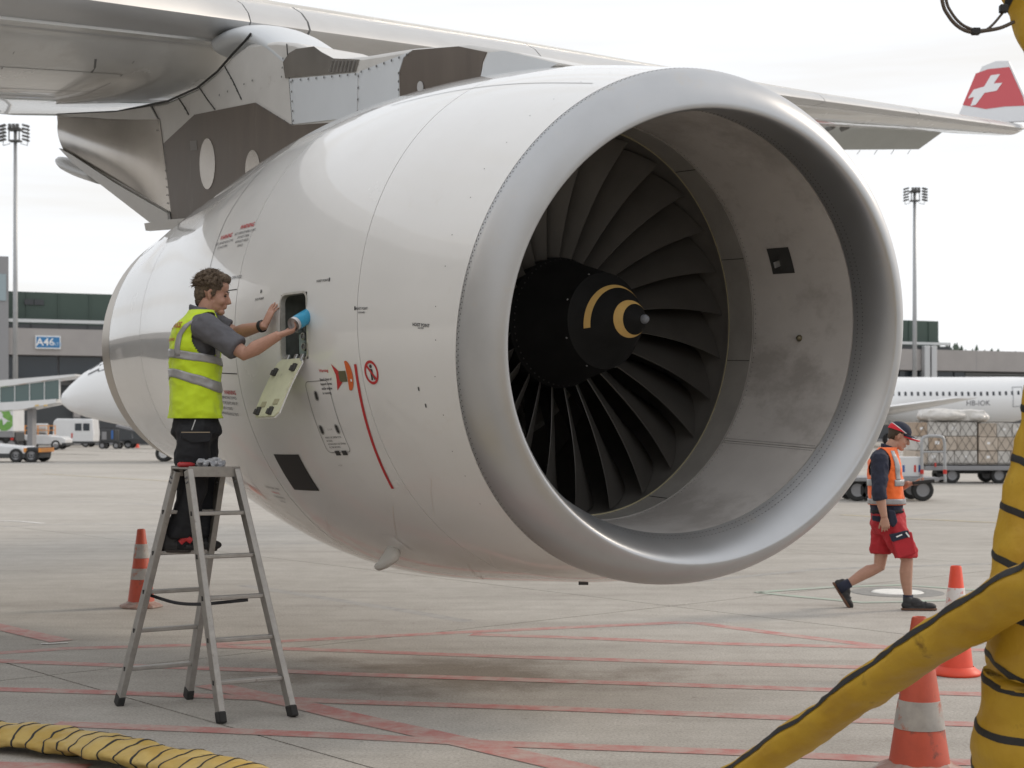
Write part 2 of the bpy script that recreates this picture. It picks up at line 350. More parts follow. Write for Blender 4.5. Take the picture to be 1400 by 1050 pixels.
# dark liner that shows in the seams, with a gap at the hatch
V = []; Fc = []; S = [-5.2] + list(np.linspace(-4.9, -1.6, 14)) + [-1.5407, -1.48, -0.25, -0.165, -0.1, 0.3, 0.66, 0.778]; TH = list(np.arange(0, 360, 5))
for s in S: V += [nac(s, t, -0.022) for t in TH]
for i in range(len(S) - 1):
    if S[i] >= -1.49 and S[i + 1] <= -0.24: continue
    for k in range(72): Fc.append((i * 72 + k, i * 72 + (k + 1) % 72, (i + 1) * 72 + (k + 1) % 72, (i + 1) * 72 + k))
obj('seam_liner', V, Fc, M_SEAM, air)
# nozzle inside
mb = MB(); C5, n5, r5 = station(-5.2561); C4, n4, r4 = station(-4.2)
mb.revolve([(0, r5 - 0.001), (0.004, r5 - 0.03), (0.6, r5 - 0.05), (1.4, 0.95), (1.6, 0.1)], C5, n5, 72); mb.obj('nozzle_duct', M_STEEL, air, smooth=True)

# ---- lip: outer edge (station 1) -> highlight -> throat
C1, N1, R1 = Vector((0.9712, 9.0675, 2.2628)), Vector((0.54197, -0.81846, -0.19079)).normalized(), 1.5141
C2, N2, R2 = Vector((0.9716, 9.0461, 2.3158)), Vector((0.39206, -0.9189, -0.04365)).normalized(), 1.2495
CH, NH, RH = Vector((1.1585, 8.7891, 2.1971)), Vector((0.42453, -0.89733, -0.12069)).normalized(), 1.3113
def ringpt(C, n, r, th): n = n.normalized(); u, v = ring_basis(n); a = R(th); return C + (u * math.cos(a) + v * math.sin(a)) * r
def lip_pt(t, th, off=0.0):
    if t <= 1:
        q = math.sin(t * math.pi / 2); c = math.cos(t * math.pi / 2); return ringpt(C1.lerp(CH, q), N1.lerp(NH, q), RH + (R1 - RH) * c + off, th)
    t = t - 1; q = 1 - math.cos(t * math.pi / 2); c = math.sin(t * math.pi / 2); return ringpt(CH.lerp(C2, q), NH.lerp(N2, q), RH + (R2 - RH) * c - off, th)
TS = [0.004] + list(np.linspace(0.05, 1, 14)) + list(np.linspace(1.07, 2.0, 13)); nT = 180
V = [lip_pt(t, k * 360 / nT) for t in TS for k in range(nT)]
Fc = [(i * nT + k, i * nT + (k + 1) % nT, (i + 1) * nT + (k + 1) % nT, (i + 1) * nT + k) for i in range(len(TS) - 1) for k in range(nT)]
lip = obj('intake_lip', V, Fc, M_LIP, air, smooth=True)
def rivets(name, pts, r, m, parent):         # pts: (position, normal)
    mb = MB()
    for p, n in pts:
        x = n.orthogonal().normalized(); y = n.cross(x); q = p + n * 0.0015
        mb.add([q + (x * math.cos(a) + y * math.sin(a)) * r for a in (0, 1.047, 2.094, 3.1416, 4.189, 5.236)], [(0, 1, 2, 3, 4, 5)])
    o = mb.obj(name, m, parent, fixn=False); o['kind'] = 'stuff'; return o
M_RIV = mat('rivet grey', (0.16, 0.16, 0.165), 0.5, metal=0.5)
def lipn(t, th):
    a = lip_pt(t + 0.01, th) - lip_pt(t - 0.01, th); b = lip_pt(t, th + 1) - lip_pt(t, th - 1); n = a.cross(b).normalized(); return n
pts = []
for k in range(0, 300):
    th = k * 1.2
    for t, ph in ((0.035, 0), (0.085, 0.6)):
        p = lip_pt(t, th + ph); n = lipn(t, th + ph); n = n if n.dot(p - C1) > 0 else -n; pts.append((p, n))
rivets('rivet_row', pts, 0.0045, M_RIV, lip)
pts = []
for k in range(0, 300):
    th = k * 1.2
    for t, ph in ((1.93, 0), (1.84, 0.6)):
        p = lip_pt(t, th + ph); n = (C2 - p); n = (n - N2 * n.dot(N2)).normalized(); pts.append((p, (n + N2 * 0.25).normalized()))
rivets('rivet_row', pts, 0.0042, M_RIV, lip)

# ---- barrel and fan case
def barrel_pt(t, th, off=0.0):      # t 0 at the throat seam, 1 at the fan case edge
    q = t; c = C2.lerp(FAN + AX * 0.0, q); n = N2.lerp(AX, q); r = R2 + 0.002 + (1.238 - R2) * min(1, t * 1.4) - off
    return ringpt(c, n, r, th)
M_BAR = mat('grey acoustic barrel lining', (0.52, 0.50, 0.485), 0.34, var=0.08, vscale=2.2, dirt=((0.37, 0.35, 0.335), 0.9, 0.50), stretch=(1, 1, 1.6), spec=0.5)
def barrel_panel(th0, th1):
    TT = list(np.linspace(0.012, 0.80, 12)); AA = list(np.linspace(th0 + 0.12, th1 - 0.12, 64)); n = len(AA)
    V = [barrel_pt(t, a) for t in TT for a in AA]; Fc = [(i * n + k, i * n + k + 1, (i + 1) * n + k + 1, (i + 1) * n + k) for i in range(len(TT) - 1) for k in range(n - 1)]
    b = len(V)
    for row in (0, n - 1):
        s_ = len(V); V += [barrel_pt(t, AA[row], -0.015) for t in TT]
        Fc += [(i * n + row, (i + 1) * n + row, s_ + i + 1, s_ + i) for i in range(len(TT) - 1)]
    s_ = len(V); V += [barrel_pt(TT[0], a, -0.015) for a in AA]; Fc += [(k, k + 1, s_ + k + 1, s_ + k) for k in range(n - 1)]
    return obj('barrel_panel', V, Fc, M_BAR, barrel, smooth=True, auto=40)
V = [barrel_pt(t, a, -0.016) for t in (-0.01, 0.4, 0.82) for a in range(0, 360, 4)]
barrel = obj('intake_barrel', V, [(i * 90 + k, i * 90 + (k + 1) % 90, (i + 1) * 90 + (k + 1) % 90, (i + 1) * 90 + k) for i in range(2) for k in range(90)], M_SEAM, air, smooth=True)
SEAMS = [-127.0, 0.0, 127.0]
for a, b in ((-127, 0), (0, 127), (127, 233)): barrel_panel(a, b)
pts = []
for sa in SEAMS:
    for k in range(56):
        t = 0.03 + 0.77 * k / 55
        for da in (-0.8, 0.8):
            p = barrel_pt(t, sa + da); n = (FAN + AX * 0.4 - p); n = (n - AX * n.dot(AX)).normalized(); pts.append((p, n))
for k in range(240):
    p = barrel_pt(0.785, k * 1.5); n = (FAN - p); n = (n - AX * n.dot(AX)).normalized(); pts.append((p, n))
rivets('rivet_row', pts, 0.004, M_RIV, barrel)
M_CASE = mat('fan case grey', (0.27, 0.26, 0.245), 0.5, var=0.12, vscale=5)
TT = [0.80, 0.805, 0.98, 1.0]
V = [ringpt(C2.lerp(FAN, t), N2.lerp(AX, t), r, a) for t, r in ((0.803, 1.252), (0.806, 1.233), (1.0, 1.233)) for a in range(0, 360, 2)]
case = obj('fan_case_ring', V, [(i * 180 + k, i * 180 + (k + 1) % 180, (i + 1) * 180 + (k + 1) % 180, (i + 1) * 180 + k) for i in range(2) for k in range(180)], M_CASE, air, smooth=True, auto=40)
mb = MB(); mb.revolve([(0.0, 1.233), (-0.004, 1.222), (-0.02, 1.222), (-0.03, 1.24), (-0.95, 1.24), (-1.35, 1.22), (-1.36, 0.2)], FAN, AX, 120)
mb.obj('fan_case', mat('fan track liner', (0.12, 0.115, 0.108), 0.5, var=0.15, vscale=6), air, smooth=True, auto=40)
mb = MB(); mb.revolve([(-0.0005, 1.2335), (-0.003, 1.2205), (-0.006, 1.2335)], FAN, AX, 160); mb.obj('edge_strip', mat('brass edge strip', (0.30, 0.27, 0.17), 0.5, metal=0.6), case)
for th in (-100, -68, -35, 20, 60, 110, 150, 205):          # liner segment joints
    a = ringpt(C2.lerp(FAN, 0.81), N2.lerp(AX, 0.81), 1.2315, th); b = ringpt(FAN, AX, 1.2315, th); mb = MB(); mb.bar(a, b, 0.004, 0.004); mb.obj('liner_joint', M_SEAM, case)
# square ice-detector plate and a small sensor on the far side of the barrel
def on_barrel(t0, t1, a0, a1, off, name, m, parent, n=5):
    V = [barrel_pt(t0 + (t1 - t0) * i / n, a0 + (a1 - a0) * j / n, off) for i in range(n + 1) for j in range(n + 1)]
    return obj(name, V, [(i * (n + 1) + j, i * (n + 1) + j + 1, (i + 1) * (n + 1) + j + 1, (i + 1) * (n + 1) + j) for i in range(n) for j in range(n)], m, parent, smooth=True)
M_DARKP = mat('dark plate', (0.045, 0.045, 0.045), 0.5, var=0.15, vscale=20)
probe = on_barrel(0.42, 0.60, -73.5, -65.5, 0.003, 'probe_plate', M_DARKP, barrel)
mb = MB(); p = barrel_pt(0.53, -70.3); inw = (FAN - p); inw = (inw - AX * inw.dot(AX)).normalized(); mb.bar(p, p + inw * 0.05, 0.012, 0.04); mb.obj('probe', mat('probe grey', (0.35, 0.35, 0.35), 0.4, metal=0.6), barrel, bevel=0.003)
mb = MB(); p = barrel_pt(0.42, -93); inw = (FAN - p); inw = (inw - AX * inw.dot(AX)).normalized(); mb.revolve([(0, 0.022), (0.012, 0.02), (0.025, 0.012), (0.027, 0.0)], p, inw, 16); mb.obj('sensor', mat('sensor brass', (0.16, 0.14, 0.09), 0.4, metal=0.7), barrel, smooth=True)
# ---- fan
M_HUB = mat('satin black spinner', (0.013, 0.013, 0.013), 0.6, var=0.2, vscale=8, spec=0.15)
M_BLADE = mat('titanium fan blade', (0.082, 0.077, 0.071), 0.36, metal=0.3, var=0.12, vscale=4)
SP = [(-0.34, 0.425), (-0.29, 0.42), (-0.275, 0.408), (0.137, 0.300), (0.141, 0.293), (0.30, 0.180), (0.42, 0.092), (0.48, 0.046), (0.50, 0.028)]
def spin_r(s):
    for (a, ra), (b, rb) in zip(SP, SP[1:]):
        if a <= s <= b: return ra + (rb - ra) * (s - a) / (b - a)
    return 0.03
mb = MB(); mb.revolve([(-1.0, 0.45)] + SP, FAN, AX, 96); hub = mb.obj('fan_hub', M_HUB, air, smooth=True, auto=30)
mb = MB(); mb.revolve([(0.499, 0.0285), (0.515, 0.027), (0.53, 0.018), (0.537, 0.0)], FAN, AX, 24); mb.obj('spinner_tip', mat('rubber tip grey', (0.16, 0.17, 0.19), 0.5), hub, smooth=True)
M_SWIRL = mat('ochre spinner paint', (0.62, 0.40, 0.13), 0.5, var=0.06, vscale=20)
def swirl(th0, th1, f0, f1, n=60):      # band between two s(th) curves on the cone
    V = []; 
    for i in range(n + 1):
        th = th0 + (th1 - th0) * i / n; u = i / n
        for s in (f0(u), f1(u)): V.append(fanpt(s, spin_r(s) + 0.002, th))
    return obj('spinner_swirl', V, [(2 * i, 2 * i + 1, 2 * i + 3, 2 * i + 2) for i in range(n)], M_SWIRL, hub, smooth=True)
swirl(104, -78, lambda u: 0.215 + 0.06 * u, lambda u: 0.215 + 0.06 * u + 0.033 * (1 - u ** 2.2) + 0.002)
swirl(222, -62, lambda u: 0.405 + 0.02 * (2 * u - 1) ** 2 - 0.036 * math.sin(math.pi * u), lambda u: 0.405 + 0.02 * (2 * u - 1) ** 2 + 0.012 * math.sin(math.pi * u))
mb = MB()
for k in range(60): p = fanpt(-0.262, spin_r(-0.262) + 0.001, k * 6); mb.ell(p, (0.006, 0.006, 0.006), nu=6, nv=4)
o = mb.obj('hub_bolts', mat('bolt dark', (0.05, 0.05, 0.05), 0.4, metal=0.6), hub); o['kind'] = 'stuff'
for k in range(8):
    mb = MB(); p = fanpt(0.11, spin_r(0.11) - 0.003, 22 + k * 45); mb.ell(p, (0.008, 0.008, 0.008), nu=8, nv=5); mb.obj('spinner_screw', mat('screw grey', (0.3, 0.3, 0.3), 0.4, metal=0.7), hub)
NB = 26; NR, NCH = 14, 7
def blade_verts():
    V = []
    for side in (1, -1):
        for i in range(NR + 1):
            q = i / NR; r = 0.40 + (1.222 - 0.40) * q
            beta = R(20 + 37 * q); ch = 0.34 + 0.13 * q - 0.05 * max(0, q - 0.85) / 0.15
            sle = -0.30 + 0.235 * q          # leading edge position, slightly swept
            lean = R(0) + (-6.5 * q + 1.2 * math.sin(math.pi * q))    # angular lean in degrees
            for j in range(NCH + 1):
                t = j / NCH; cam = 0.045 * (1 - q * 0.6) * math.sin(math.pi * t); th_ = side * 0.5 * (0.022 - 0.015 * q) * (math.sin(math.pi * min(1, t + 0.03)) ** 0.6 if t < 1 else 0)
                a = -t * ch * math.cos(beta) + cam * math.sin(beta) * 0.6 + th_ * math.sin(beta)
                b = t * ch * math.sin(beta) + cam * math.cos(beta) + th_ * math.cos(beta)
                V.append((sle + a, r, lean + math.degrees(b / r)))
    n = (NR + 1) * (NCH + 1); Fc = []
    for sd_ in (0, 1):
        for i in range(NR):
            for j in range(NCH):
                q = [sd_ * n + i * (NCH + 1) + j, sd_ * n + i * (NCH + 1) + j + 1, sd_ * n + (i + 1) * (NCH + 1) + j + 1, sd_ * n + (i + 1) * (NCH + 1) + j]
                Fc.append(q if sd_ == 0 else q[::-1])
    for i in range(NR):
        for j in (0, NCH): Fc.append([i * (NCH + 1) + j, (i + 1) * (NCH + 1) + j, n + (i + 1) * (NCH + 1) + j, n + i * (NCH + 1) + j])
    return V, Fc
BV, BF = blade_verts()
for k in range(NB):
    obj('fan_blade', [fanpt(s, r, th + k * 360 / NB + 4) for s, r, th in BV], BF, M_BLADE, hub, smooth=True, auto=50)
mb = MB(); mb.revolve([(-1.0, 0.80), (-0.94, 0.77), (-0.98, 0.74), (-1.2, 0.72)], FAN, AX, 90); mb.obj('splitter_ring', mat('splitter grey', (0.45, 0.44, 0.42), 0.4, metal=0.4), hub, smooth=True)
for k in range(40):
    mb = MB(); a = fanpt(-1.15, 0.46, k * 9); b = fanpt(-1.15, 0.76, k * 9); mb.bar(a, b, 0.006, 0.14, up=AX); mb.obj('core_vane', mat('vane grey', (0.40, 0.39, 0.37), 0.45, metal=0.3), hub)

# ------------------------------------------------------------------ markings, hatch and fittings on the cowls
def decal(name, s0, th0, verts, faces, m, parent, off=0.0025, slant=0.0):
    V = []
    for u, v in verts:
        C, n, r = station(s0); V.append(nac(s0 + u + slant * v, th0 - math.degrees(v / r), off))
    return obj(name, V, faces, m, parent)
def dquad(name, s0, th0, w, h, m, parent, off=0.0025, n=8, slant=0.0):
    vs_ = [(-w / 2 + w * i / n, -h / 2 + h * j / n) for i in range(n + 1) for j in range(n + 1)]
    fs_ = [(i * (n + 1) + j, i * (n + 1) + j + 1, (i + 1) * (n + 1) + j + 1, (i + 1) * (n + 1) + j) for i in range(n) for j in range(n)]
    return decal(name, s0, th0, vs_, fs_, m, parent, off, slant)
def dpoly(name, s0, th0, pts, m, parent, off=0.003): return decal(name, s0, th0, pts, [list(range(len(pts)))], m, parent, off)
def dloop(name, s0, th0, pts, w, m, parent, off=0.0025, closed=True):     # outline of a path
    n = len(pts); V = []; 
    for i in range(n):
        a = pts[(i - 1) % n] if closed or i else pts[0]; b = pts[(i + 1) % n] if closed or i < n - 1 else pts[-1]
        d = Vector((b[0] - a[0], b[1] - a[1])); d.normalize(); V += [(pts[i][0] - d.y * w / 2, pts[i][1] + d.x * w / 2), (pts[i][0] + d.y * w / 2, pts[i][1] - d.x * w / 2)]
    m_ = n if closed else n - 1
    return decal(name, s0, th0, V, [(2 * i, 2 * i + 1, (2 * i + 3) % (2 * n), (2 * i + 2) % (2 * n)) for i in range(m_)], m, parent, off)
def rrect(w, h, r, n=5):
    o = []
    for cx, cy, a0 in ((w / 2 - r, h / 2 - r, 0), (-w / 2 + r, h / 2 - r, 90), (-w / 2 + r, -h / 2 + r, 180), (w / 2 - r, -h / 2 + r, 270)):
        o += [(cx + r * math.cos(R(a0 + 90 * i / n)), cy + r * math.sin(R(a0 + 90 * i / n))) for i in range(n + 1)]
    return o
def dense(pts, step=0.03, closed=True):
    o = []; n = len(pts)
    for i in range(n if closed else n - 1):
        a, b = pts[i], pts[(i + 1) % n]; k = max(1, int(math.hypot(b[0] - a[0], b[1] - a[1]) / step))
        o += [(a[0] + (b[0] - a[0]) * j / k, a[1] + (b[1] - a[1]) * j / k) for j in range(k)]
    return o if closed else o + [pts[-1]]
M_BLK = mat('black marking', (0.03, 0.03, 0.035), 0.5); M_REDM = mat('red marking', (0.50, 0.03, 0.035), 0.45); M_ORM = mat('orange marking', (0.65, 0.13, 0.03), 0.45); M_LINE = mat('panel gap grey', (0.22, 0.22, 0.22), 0.6)
M_OLV = mat('olive marking', (0.12, 0.11, 0.06), 0.5); M_WM = mat('white marking', (0.8, 0.8, 0.8), 0.45)
def dtext(body, s0, th0, size, m, parent, bold=False, align='CENTER', off=0.003):
    v, f = text2d(body, size, align, bold); return decal('lettering', s0, th0, v, f, m, parent, off)
# red danger line (a ring at one station)
V = []; n = 40
for i in range(n + 1):
    t = i / n; s = -0.217 + (-0.312 + 0.217) * t ** 1.4; th = 99.9 + 28.1 * t; V += [nac(s - 0.013, th, 0.003), nac(s + 0.013, th, 0.003)]
obj('danger_line', V, [(2 * i, 2 * i + 1, 2 * i + 3, 2 * i + 2) for i in range(n)], M_REDM, fan_cowl)
# no-walking roundel
s0, t0 = -0.065, 101.6
circ = [(0.062 * math.cos(a), 0.062 * math.sin(a)) for a in np.linspace(0, 2 * math.pi, 33)[:-1]]
dloop('roundel', s0, t0, circ, 0.016, M_REDM, intake_cowl, 0.003)
dpoly('roundel_figure', s0, t0, [(-0.012, -0.045), (0.004, -0.045), (0.006, -0.015), (0.02, -0.045), (0.032, -0.04), (0.014, 0.0), (0.012, 0.02), (-0.012, 0.02)], M_BLK, intake_cowl, 0.003)
dpoly('roundel_figure', s0, t0, [(0.013 * math.cos(a), 0.036 + 0.011 * math.sin(a)) for a in np.linspace(0, 2 * math.pi, 11)[:-1]], M_BLK, intake_cowl, 0.003)
dpoly('roundel_bar', s0, t0, [(-0.047, 0.034), (-0.036, 0.045), (0.047, -0.034), (0.036, -0.045)], M_REDM, intake_cowl, 0.0036)
# jet danger symbol
s0, t0 = -0.345, 102.2
dpoly('hazard_wedge', s0, t0, [(-0.115, 0.075), (-0.03, 0.015), (-0.03, -0.035), (-0.10, -0.085), (-0.085, -0.02), (-0.085, 0.01)], M_REDM, fan_cowl)
dpoly('hazard_engine', s0, t0, [(-0.055, 0.02), (-0.045, 0.03), (0.02, 0.03), (0.02, -0.035), (-0.045, -0.035), (-0.055, -0.025)], M_OLV, fan_cowl, 0.0036)
dpoly('hazard_lobe', s0, t0, [(0.02, 0.085)] + [(0.03 + 0.055 * math.sin(a), 0.0 + 0.09 * math.cos(a)) for a in np.linspace(0.1, 3.0, 12)] + [(0.02, -0.085), (0.028, 0.0)], M_ORM, fan_cowl)
dpoly('hazard_spot', s0, t0, [(0.055, -0.02), (0.07, -0.02), (0.07, -0.035), (0.055, -0.035)], M_WM, fan_cowl, 0.004)
dtext('Warning', -0.545, 100.9, 0.026, M_REDM, fan_cowl, True)
for i, l in enumerate(('Stand clear of', 'hazard zones', 'while engine', 'is running.')): dtext(l, -0.60, 102.7 + i * 0.95, 0.0215, M_BLK, fan_cowl, True, 'LEFT')
# closed latch panel under the hatch
pc, pt = -0.64, 110.8
sh = lambda P: [(u + 0.22 * (-v) * 0.12, v) for u, v in P]
dloop('panel_outline', pc, pt, dense(rrect(0.235, 0.46, 0.03)), 0.004, M_LINE, fan_cowl)
for u, v in ((-0.03, 0.14), (-0.085, -0.075), (0.075, -0.075)):
    dpoly('panel_latch', pc, pt, [(u + x, v + y) for x, y in rrect(0.024, 0.05, 0.010, 4)], M_DARKP, fan_cowl, 0.004); dloop('latch_ring', pc, pt, [(u + x, v + y) for x, y in rrect(0.032, 0.058, 0.014, 4)], 0.004, M_LINE, fan_cowl, 0.0045)
for u in (-0.02, 0.05): dquad('panel_hinge', pc + u, pt + 8.0, 0.048, 0.032, M_DARKP, fan_cowl, 0.005, 2)
for i, l in enumerate(('MAIN OIL DETECTOR', 'ACCESS', 'HYDRAULIC OIL DRAIN', 'FILTER ACCESS')): dtext(l, pc - 0.08, pt + 4.4 + i * 0.75, 0.017, M_BLK, fan_cowl, False, 'LEFT')
dtext('2 1/2 R', pc, pt + 2.6, 0.016, M_LINE, fan_cowl); dtext('4 2 R', pc - 0.06, pt + 11, 0.016, M_LINE, fan_cowl)
# dark grille
gr = dquad('vent_grille', -1.235, 123.6, 0.30, 0.28, mat('black grille', (0.03, 0.029, 0.028), 0.5), fan_cowl, 0.003, 8)
for i in range(13): dquad('grille_slat', -1.235 - 0.135 + 0.0225 * i, 123.6, 0.006, 0.27, M_DARKP, gr if False else fan_cowl, 0.006, 4)
# small stencils
for txt, s, th, col, sz in (('HOIST POINT', -0.53, 82.5, M_BLK, 0.02), ('HOIST POINT', -0.12, 88.7, M_BLK, 0.02), ('FORWARD', -0.12, 89.5, M_BLK, 0.014), ('HOIST POINT', 0.46, 91.4, M_BLK, 0.026), ('NO STEP', 0.46, 92.0, M_BLK, 0.014), ('JACK POINT', -1.22, 84.6, M_BLK, 0.02)):
    dtext(txt, s, th, sz, col, fan_cowl if s < -0.165 else intake_cowl, True)
for s, th in ((-0.46, 82.4), (-1.21, 83.0), (-0.185, 88.6), (0.40, 104.5), (0.44, 108.0)):
    dpoly('stud', s, th, rrect(0.012, 0.024, 0.005, 3), M_BLK, fan_cowl if s < -0.165 else intake_cowl)
for s, th, w in ((-1.98, 68.0, 0), (-1.66, 66.6, 1)):
    dtext('WARNING', s, th, 0.045, M_REDM, rev_cowl, True)
    for i in range(2 if w == 0 else 4): dtext(('HOT SURFACE NEAR COWL', 'DO NOT OPEN', 'WITHOUT HOLD', 'DEVICE')[i], s, th + 1.5 + i * 1.1, 0.026, M_BLK, rev_cowl)
dtext('COWL HOLD OPEN ROD', -1.68, 84.0 - 5, 0.03, M_BLK, rev_cowl); dtext('WARNING', -1.72, 104.6, 0.04, M_REDM, rev_cowl, True)
for i, l in enumerate(('BEFORE OPENING THE COWLS', 'MAKE SURE THE SLATS ARE UP', 'AND LOCKED', 'SEE MAINTENANCE TEXT')): dtext(l, -1.83, 105.8 + i * 1.3, 0.028, M_BLK, rev_cowl, False)
for i, l in enumerate(('LOCK COWL FIRST', 'WARNING', 'HOLD DEVICE', 'LATCH')): dtext(l, -1.72, 129 + i * 1.4, 0.026, M_REDM if i == 1 else M_BLK, rev_cowl, False)
# reverser cowl door outlines
dloop('door_outline', -2.1, 80.0, dense([(0.55, 0.0 - 0.05), (0.30, -0.05), (0.02, -0.12), (-0.06, 0.5), (0.0, 1.1)], 0.04, False), 0.006, M_SEAM, rev_cowl, 0.002, closed=False)
dloop('door_outline', -1.75, 100.3, dense([(0.2, 0.0), (-0.9, 0.02)], 0.05, False), 0.006, M_SEAM, rev_cowl, 0.002, closed=False)
# fillet seam on the cowl crown
V = []
for i in range(31):
    s = -0.9 + 1.57 * i / 30; th = 33 - 6 * (i / 30); V += [nac(s, th, 0.002), nac(s, th + 0.2, 0.002)]
obj('crown_seam', V, [(2 * i, 2 * i + 1, 2 * i + 3, 2 * i + 2) for i in range(30)], M_LINE, intake_cowl)
pts = []
for k in range(90):
    th = 150 - k * 1.2; 
pts = [(nac(0.60 - 0.02 * (k % 2), 20 + k * 2.5 + random.uniform(-1, 1), 0.0005), nac_normal(0.6, 20 + k * 2.5)) for k in range(0, 46, 3)]
rivets('rivet_row', pts, 0.0035, M_BLK, intake_cowl)
# drain mast under the cowl and a small fitting
mb = MB(); p = nac(-0.86, 148, -0.02); nn = nac_normal(-0.86, 148); ax2 = AX
pr = [(-0.02, 0.0), (0.02, 0.055), (0.0, 0.10), (-0.09, 0.155), (-0.17, 0.185), (-0.20, 0.16), (-0.16, 0.125), (-0.12, 0.05), (-0.11, 0.0)]
dn = (nn + Vector((0, 0, -0.4))).normalized(); sdv = AX.cross(dn).normalized()
mb.prism([p + ax2 * a + dn * b - sdv * 0.028 for a, b in pr], sdv * 0.056); mb.obj('drain_mast', mat('drain mast paint', (0.62, 0.61, 0.58), 0.4), fan_cowl, bevel=0.02, smooth=True, auto=60)
mb = MB(); mb.box(nac(0.12, 176, 0.006), 0.06, 0.03, 0.016); mb.obj('drain_fitting', M_DARKP, intake_cowl)
dquad('mast_pad', -0.80, 145.5, 0.14, 0.20, M_PAINT, fan_cowl, 0.0015, 6)
# thin fluid streaks running aft and down
M_STK = mat('dried fluid streak', (0.66, 0.62, 0.58), 0.35, coat=0.5); random.seed(17)
for k in range(6):
    s_, th_, L, w0_ = random.uniform(-1.3, 0.4), random.uniform(118, 165), random.uniform(0.25, 0.8), random.uniform(0.004, 0.012); V = []; par = intake_cowl if s_ > -0.165 else fan_cowl
    for i in range(13):
        q = i / 12; ss = s_ - L * 0.45 * q; tt = th_ + L * 17 * q + 0.4 * noise.noise(Vector((k, q * 4, 0))); ww = w0_ * (1 - 0.75 * q); V += [nac(ss - ww / 2, tt, 0.0012), nac(ss + ww / 2, tt, 0.0012)]
    obj('fluid_streak', V, [(2 * i, 2 * i + 1, 2 * i + 3, 2 * i + 2) for i in range(12)], M_STK, par)
# ---- service hatch: frame, bay and open door
hc_s, hc_t = (HOLE[0] + HOLE[1]) / 2, (HOLE[2] + HOLE[3]) / 2; hr = station(hc_s)[2]
hw, hh = HOLE[1] - HOLE[0], R(HOLE[3] - HOLE[2]) * hr
def hp(u, v, off): return nac(hc_s + u, hc_t - math.degrees(v / hr), off)
M_PRIM = mat('primer green yellow', (0.62, 0.63, 0.46), 0.5, var=0.08, vscale=15, dirt=((0.45, 0.45, 0.33), 9, 0.6))
M_FRAME = mat('hatch frame metal', (0.55, 0.54, 0.50), 0.4, metal=0.4, var=0.1, vscale=30)
outer = rrect(hw + 0.016, hh + 0.016, 0.055, 6); inner = rrect(hw - 0.010, hh - 0.012, 0.045, 6); n = len(outer)
V = [hp(u, v, 0.003) for u, v in outer] + [hp(u, v, 0.004) for u, v in inner] + [hp(u, v, -0.03) for u, v in inner]
Fc = [(i, (i + 1) % n, n + (i + 1) % n, n + i) for i in range(n)] + [(n + i, n + (i + 1) % n, 2 * n + (i + 1) % n, 2 * n + i) for i in range(n)]
hatch = obj('hatch_frame', V, Fc, M_FRAME, fan_cowl)
M_BAY = mat('bay grey green', (0.20, 0.22, 0.205), 0.6, var=0.25, vscale=12)
big = rrect(hw + 0.10, hh + 0.06, 0.05, 6)
V = [hp(u, v, -0.03) for u, v in inner] + [hp(u, v, -0.032) for u, v in big] + [hp(u, v, -0.33) for u, v in big]
Fc = [(i, (i + 1) % n, n + (i + 1) % n, n + i) for i in range(n)] + [(n + i, n + (i + 1) % n, 2 * n + (i + 1) % n, 2 * n + i) for i in range(n)] + [[2 * n + i for i in range(n)]]
obj('hatch_bay', V, Fc, M_BAY, fan_cowl)
M_MET = mat('fitting metal', (0.42, 0.43, 0.43), 0.35, metal=0.8); M_TEAL = mat('oil tank teal', (0.28, 0.36, 0.36), 0.5, var=0.15, vscale=20)
mb = MB(); mb.box((0, 0, 0), 1, 1, 1); bay_n = nac_normal(hc_s, hc_t); bt = (hp(0.05, 0, 0) - hp(-0.05, 0, 0)).normalized(); bu = (hp(0, 0.05, 0) - hp(0, -0.05, 0)).normalized()
ax3 = (bt, bu, bay_n)
mb = MB(); mb.box(hp(0.035, -0.115, -0.11), 0.16, 0.13, 0.10, ax3); mb.obj('oil_tank', M_TEAL, fan_cowl, bevel=0.01)
for (u, v, r_) in ((0.05, -0.065, 0.024), (0.05, -0.13, 0.026), (-0.01, -0.02, 0.018)):
    mb = MB(); mb.revolve([(0, r_), (0.03, r_), (0.032, r_ * 0.65), (0.02, r_ * 0.6), (0.02, 0)], hp(u, v, -0.062), bay_n, 20); mb.obj('filler_cap', M_MET, fan_cowl, smooth=True, auto=40)
for k in range(6):
    u = -0.09 + 0.035 * k; mb = MB(); mb.tube(smooth_path([hp(u, 0.2, -0.20), hp(u + random.uniform(-.02, .02), 0.08, -0.13), hp(u + random.uniform(-.05, .05), -0.02, -0.17), hp(u, -0.2, -0.22)], 16), random.choice([0.005, 0.008, 0.012]), 8); mb.obj('pipe', M_MET if k % 2 else M_BAY, fan_cowl, smooth=True)
mb = MB(); mb.ell(hp(0.02, 0.10, -0.20), (0.06, 0.06, 0.06), nu=12); mb.obj('valve_body', M_BAY, fan_cowl, smooth=True)
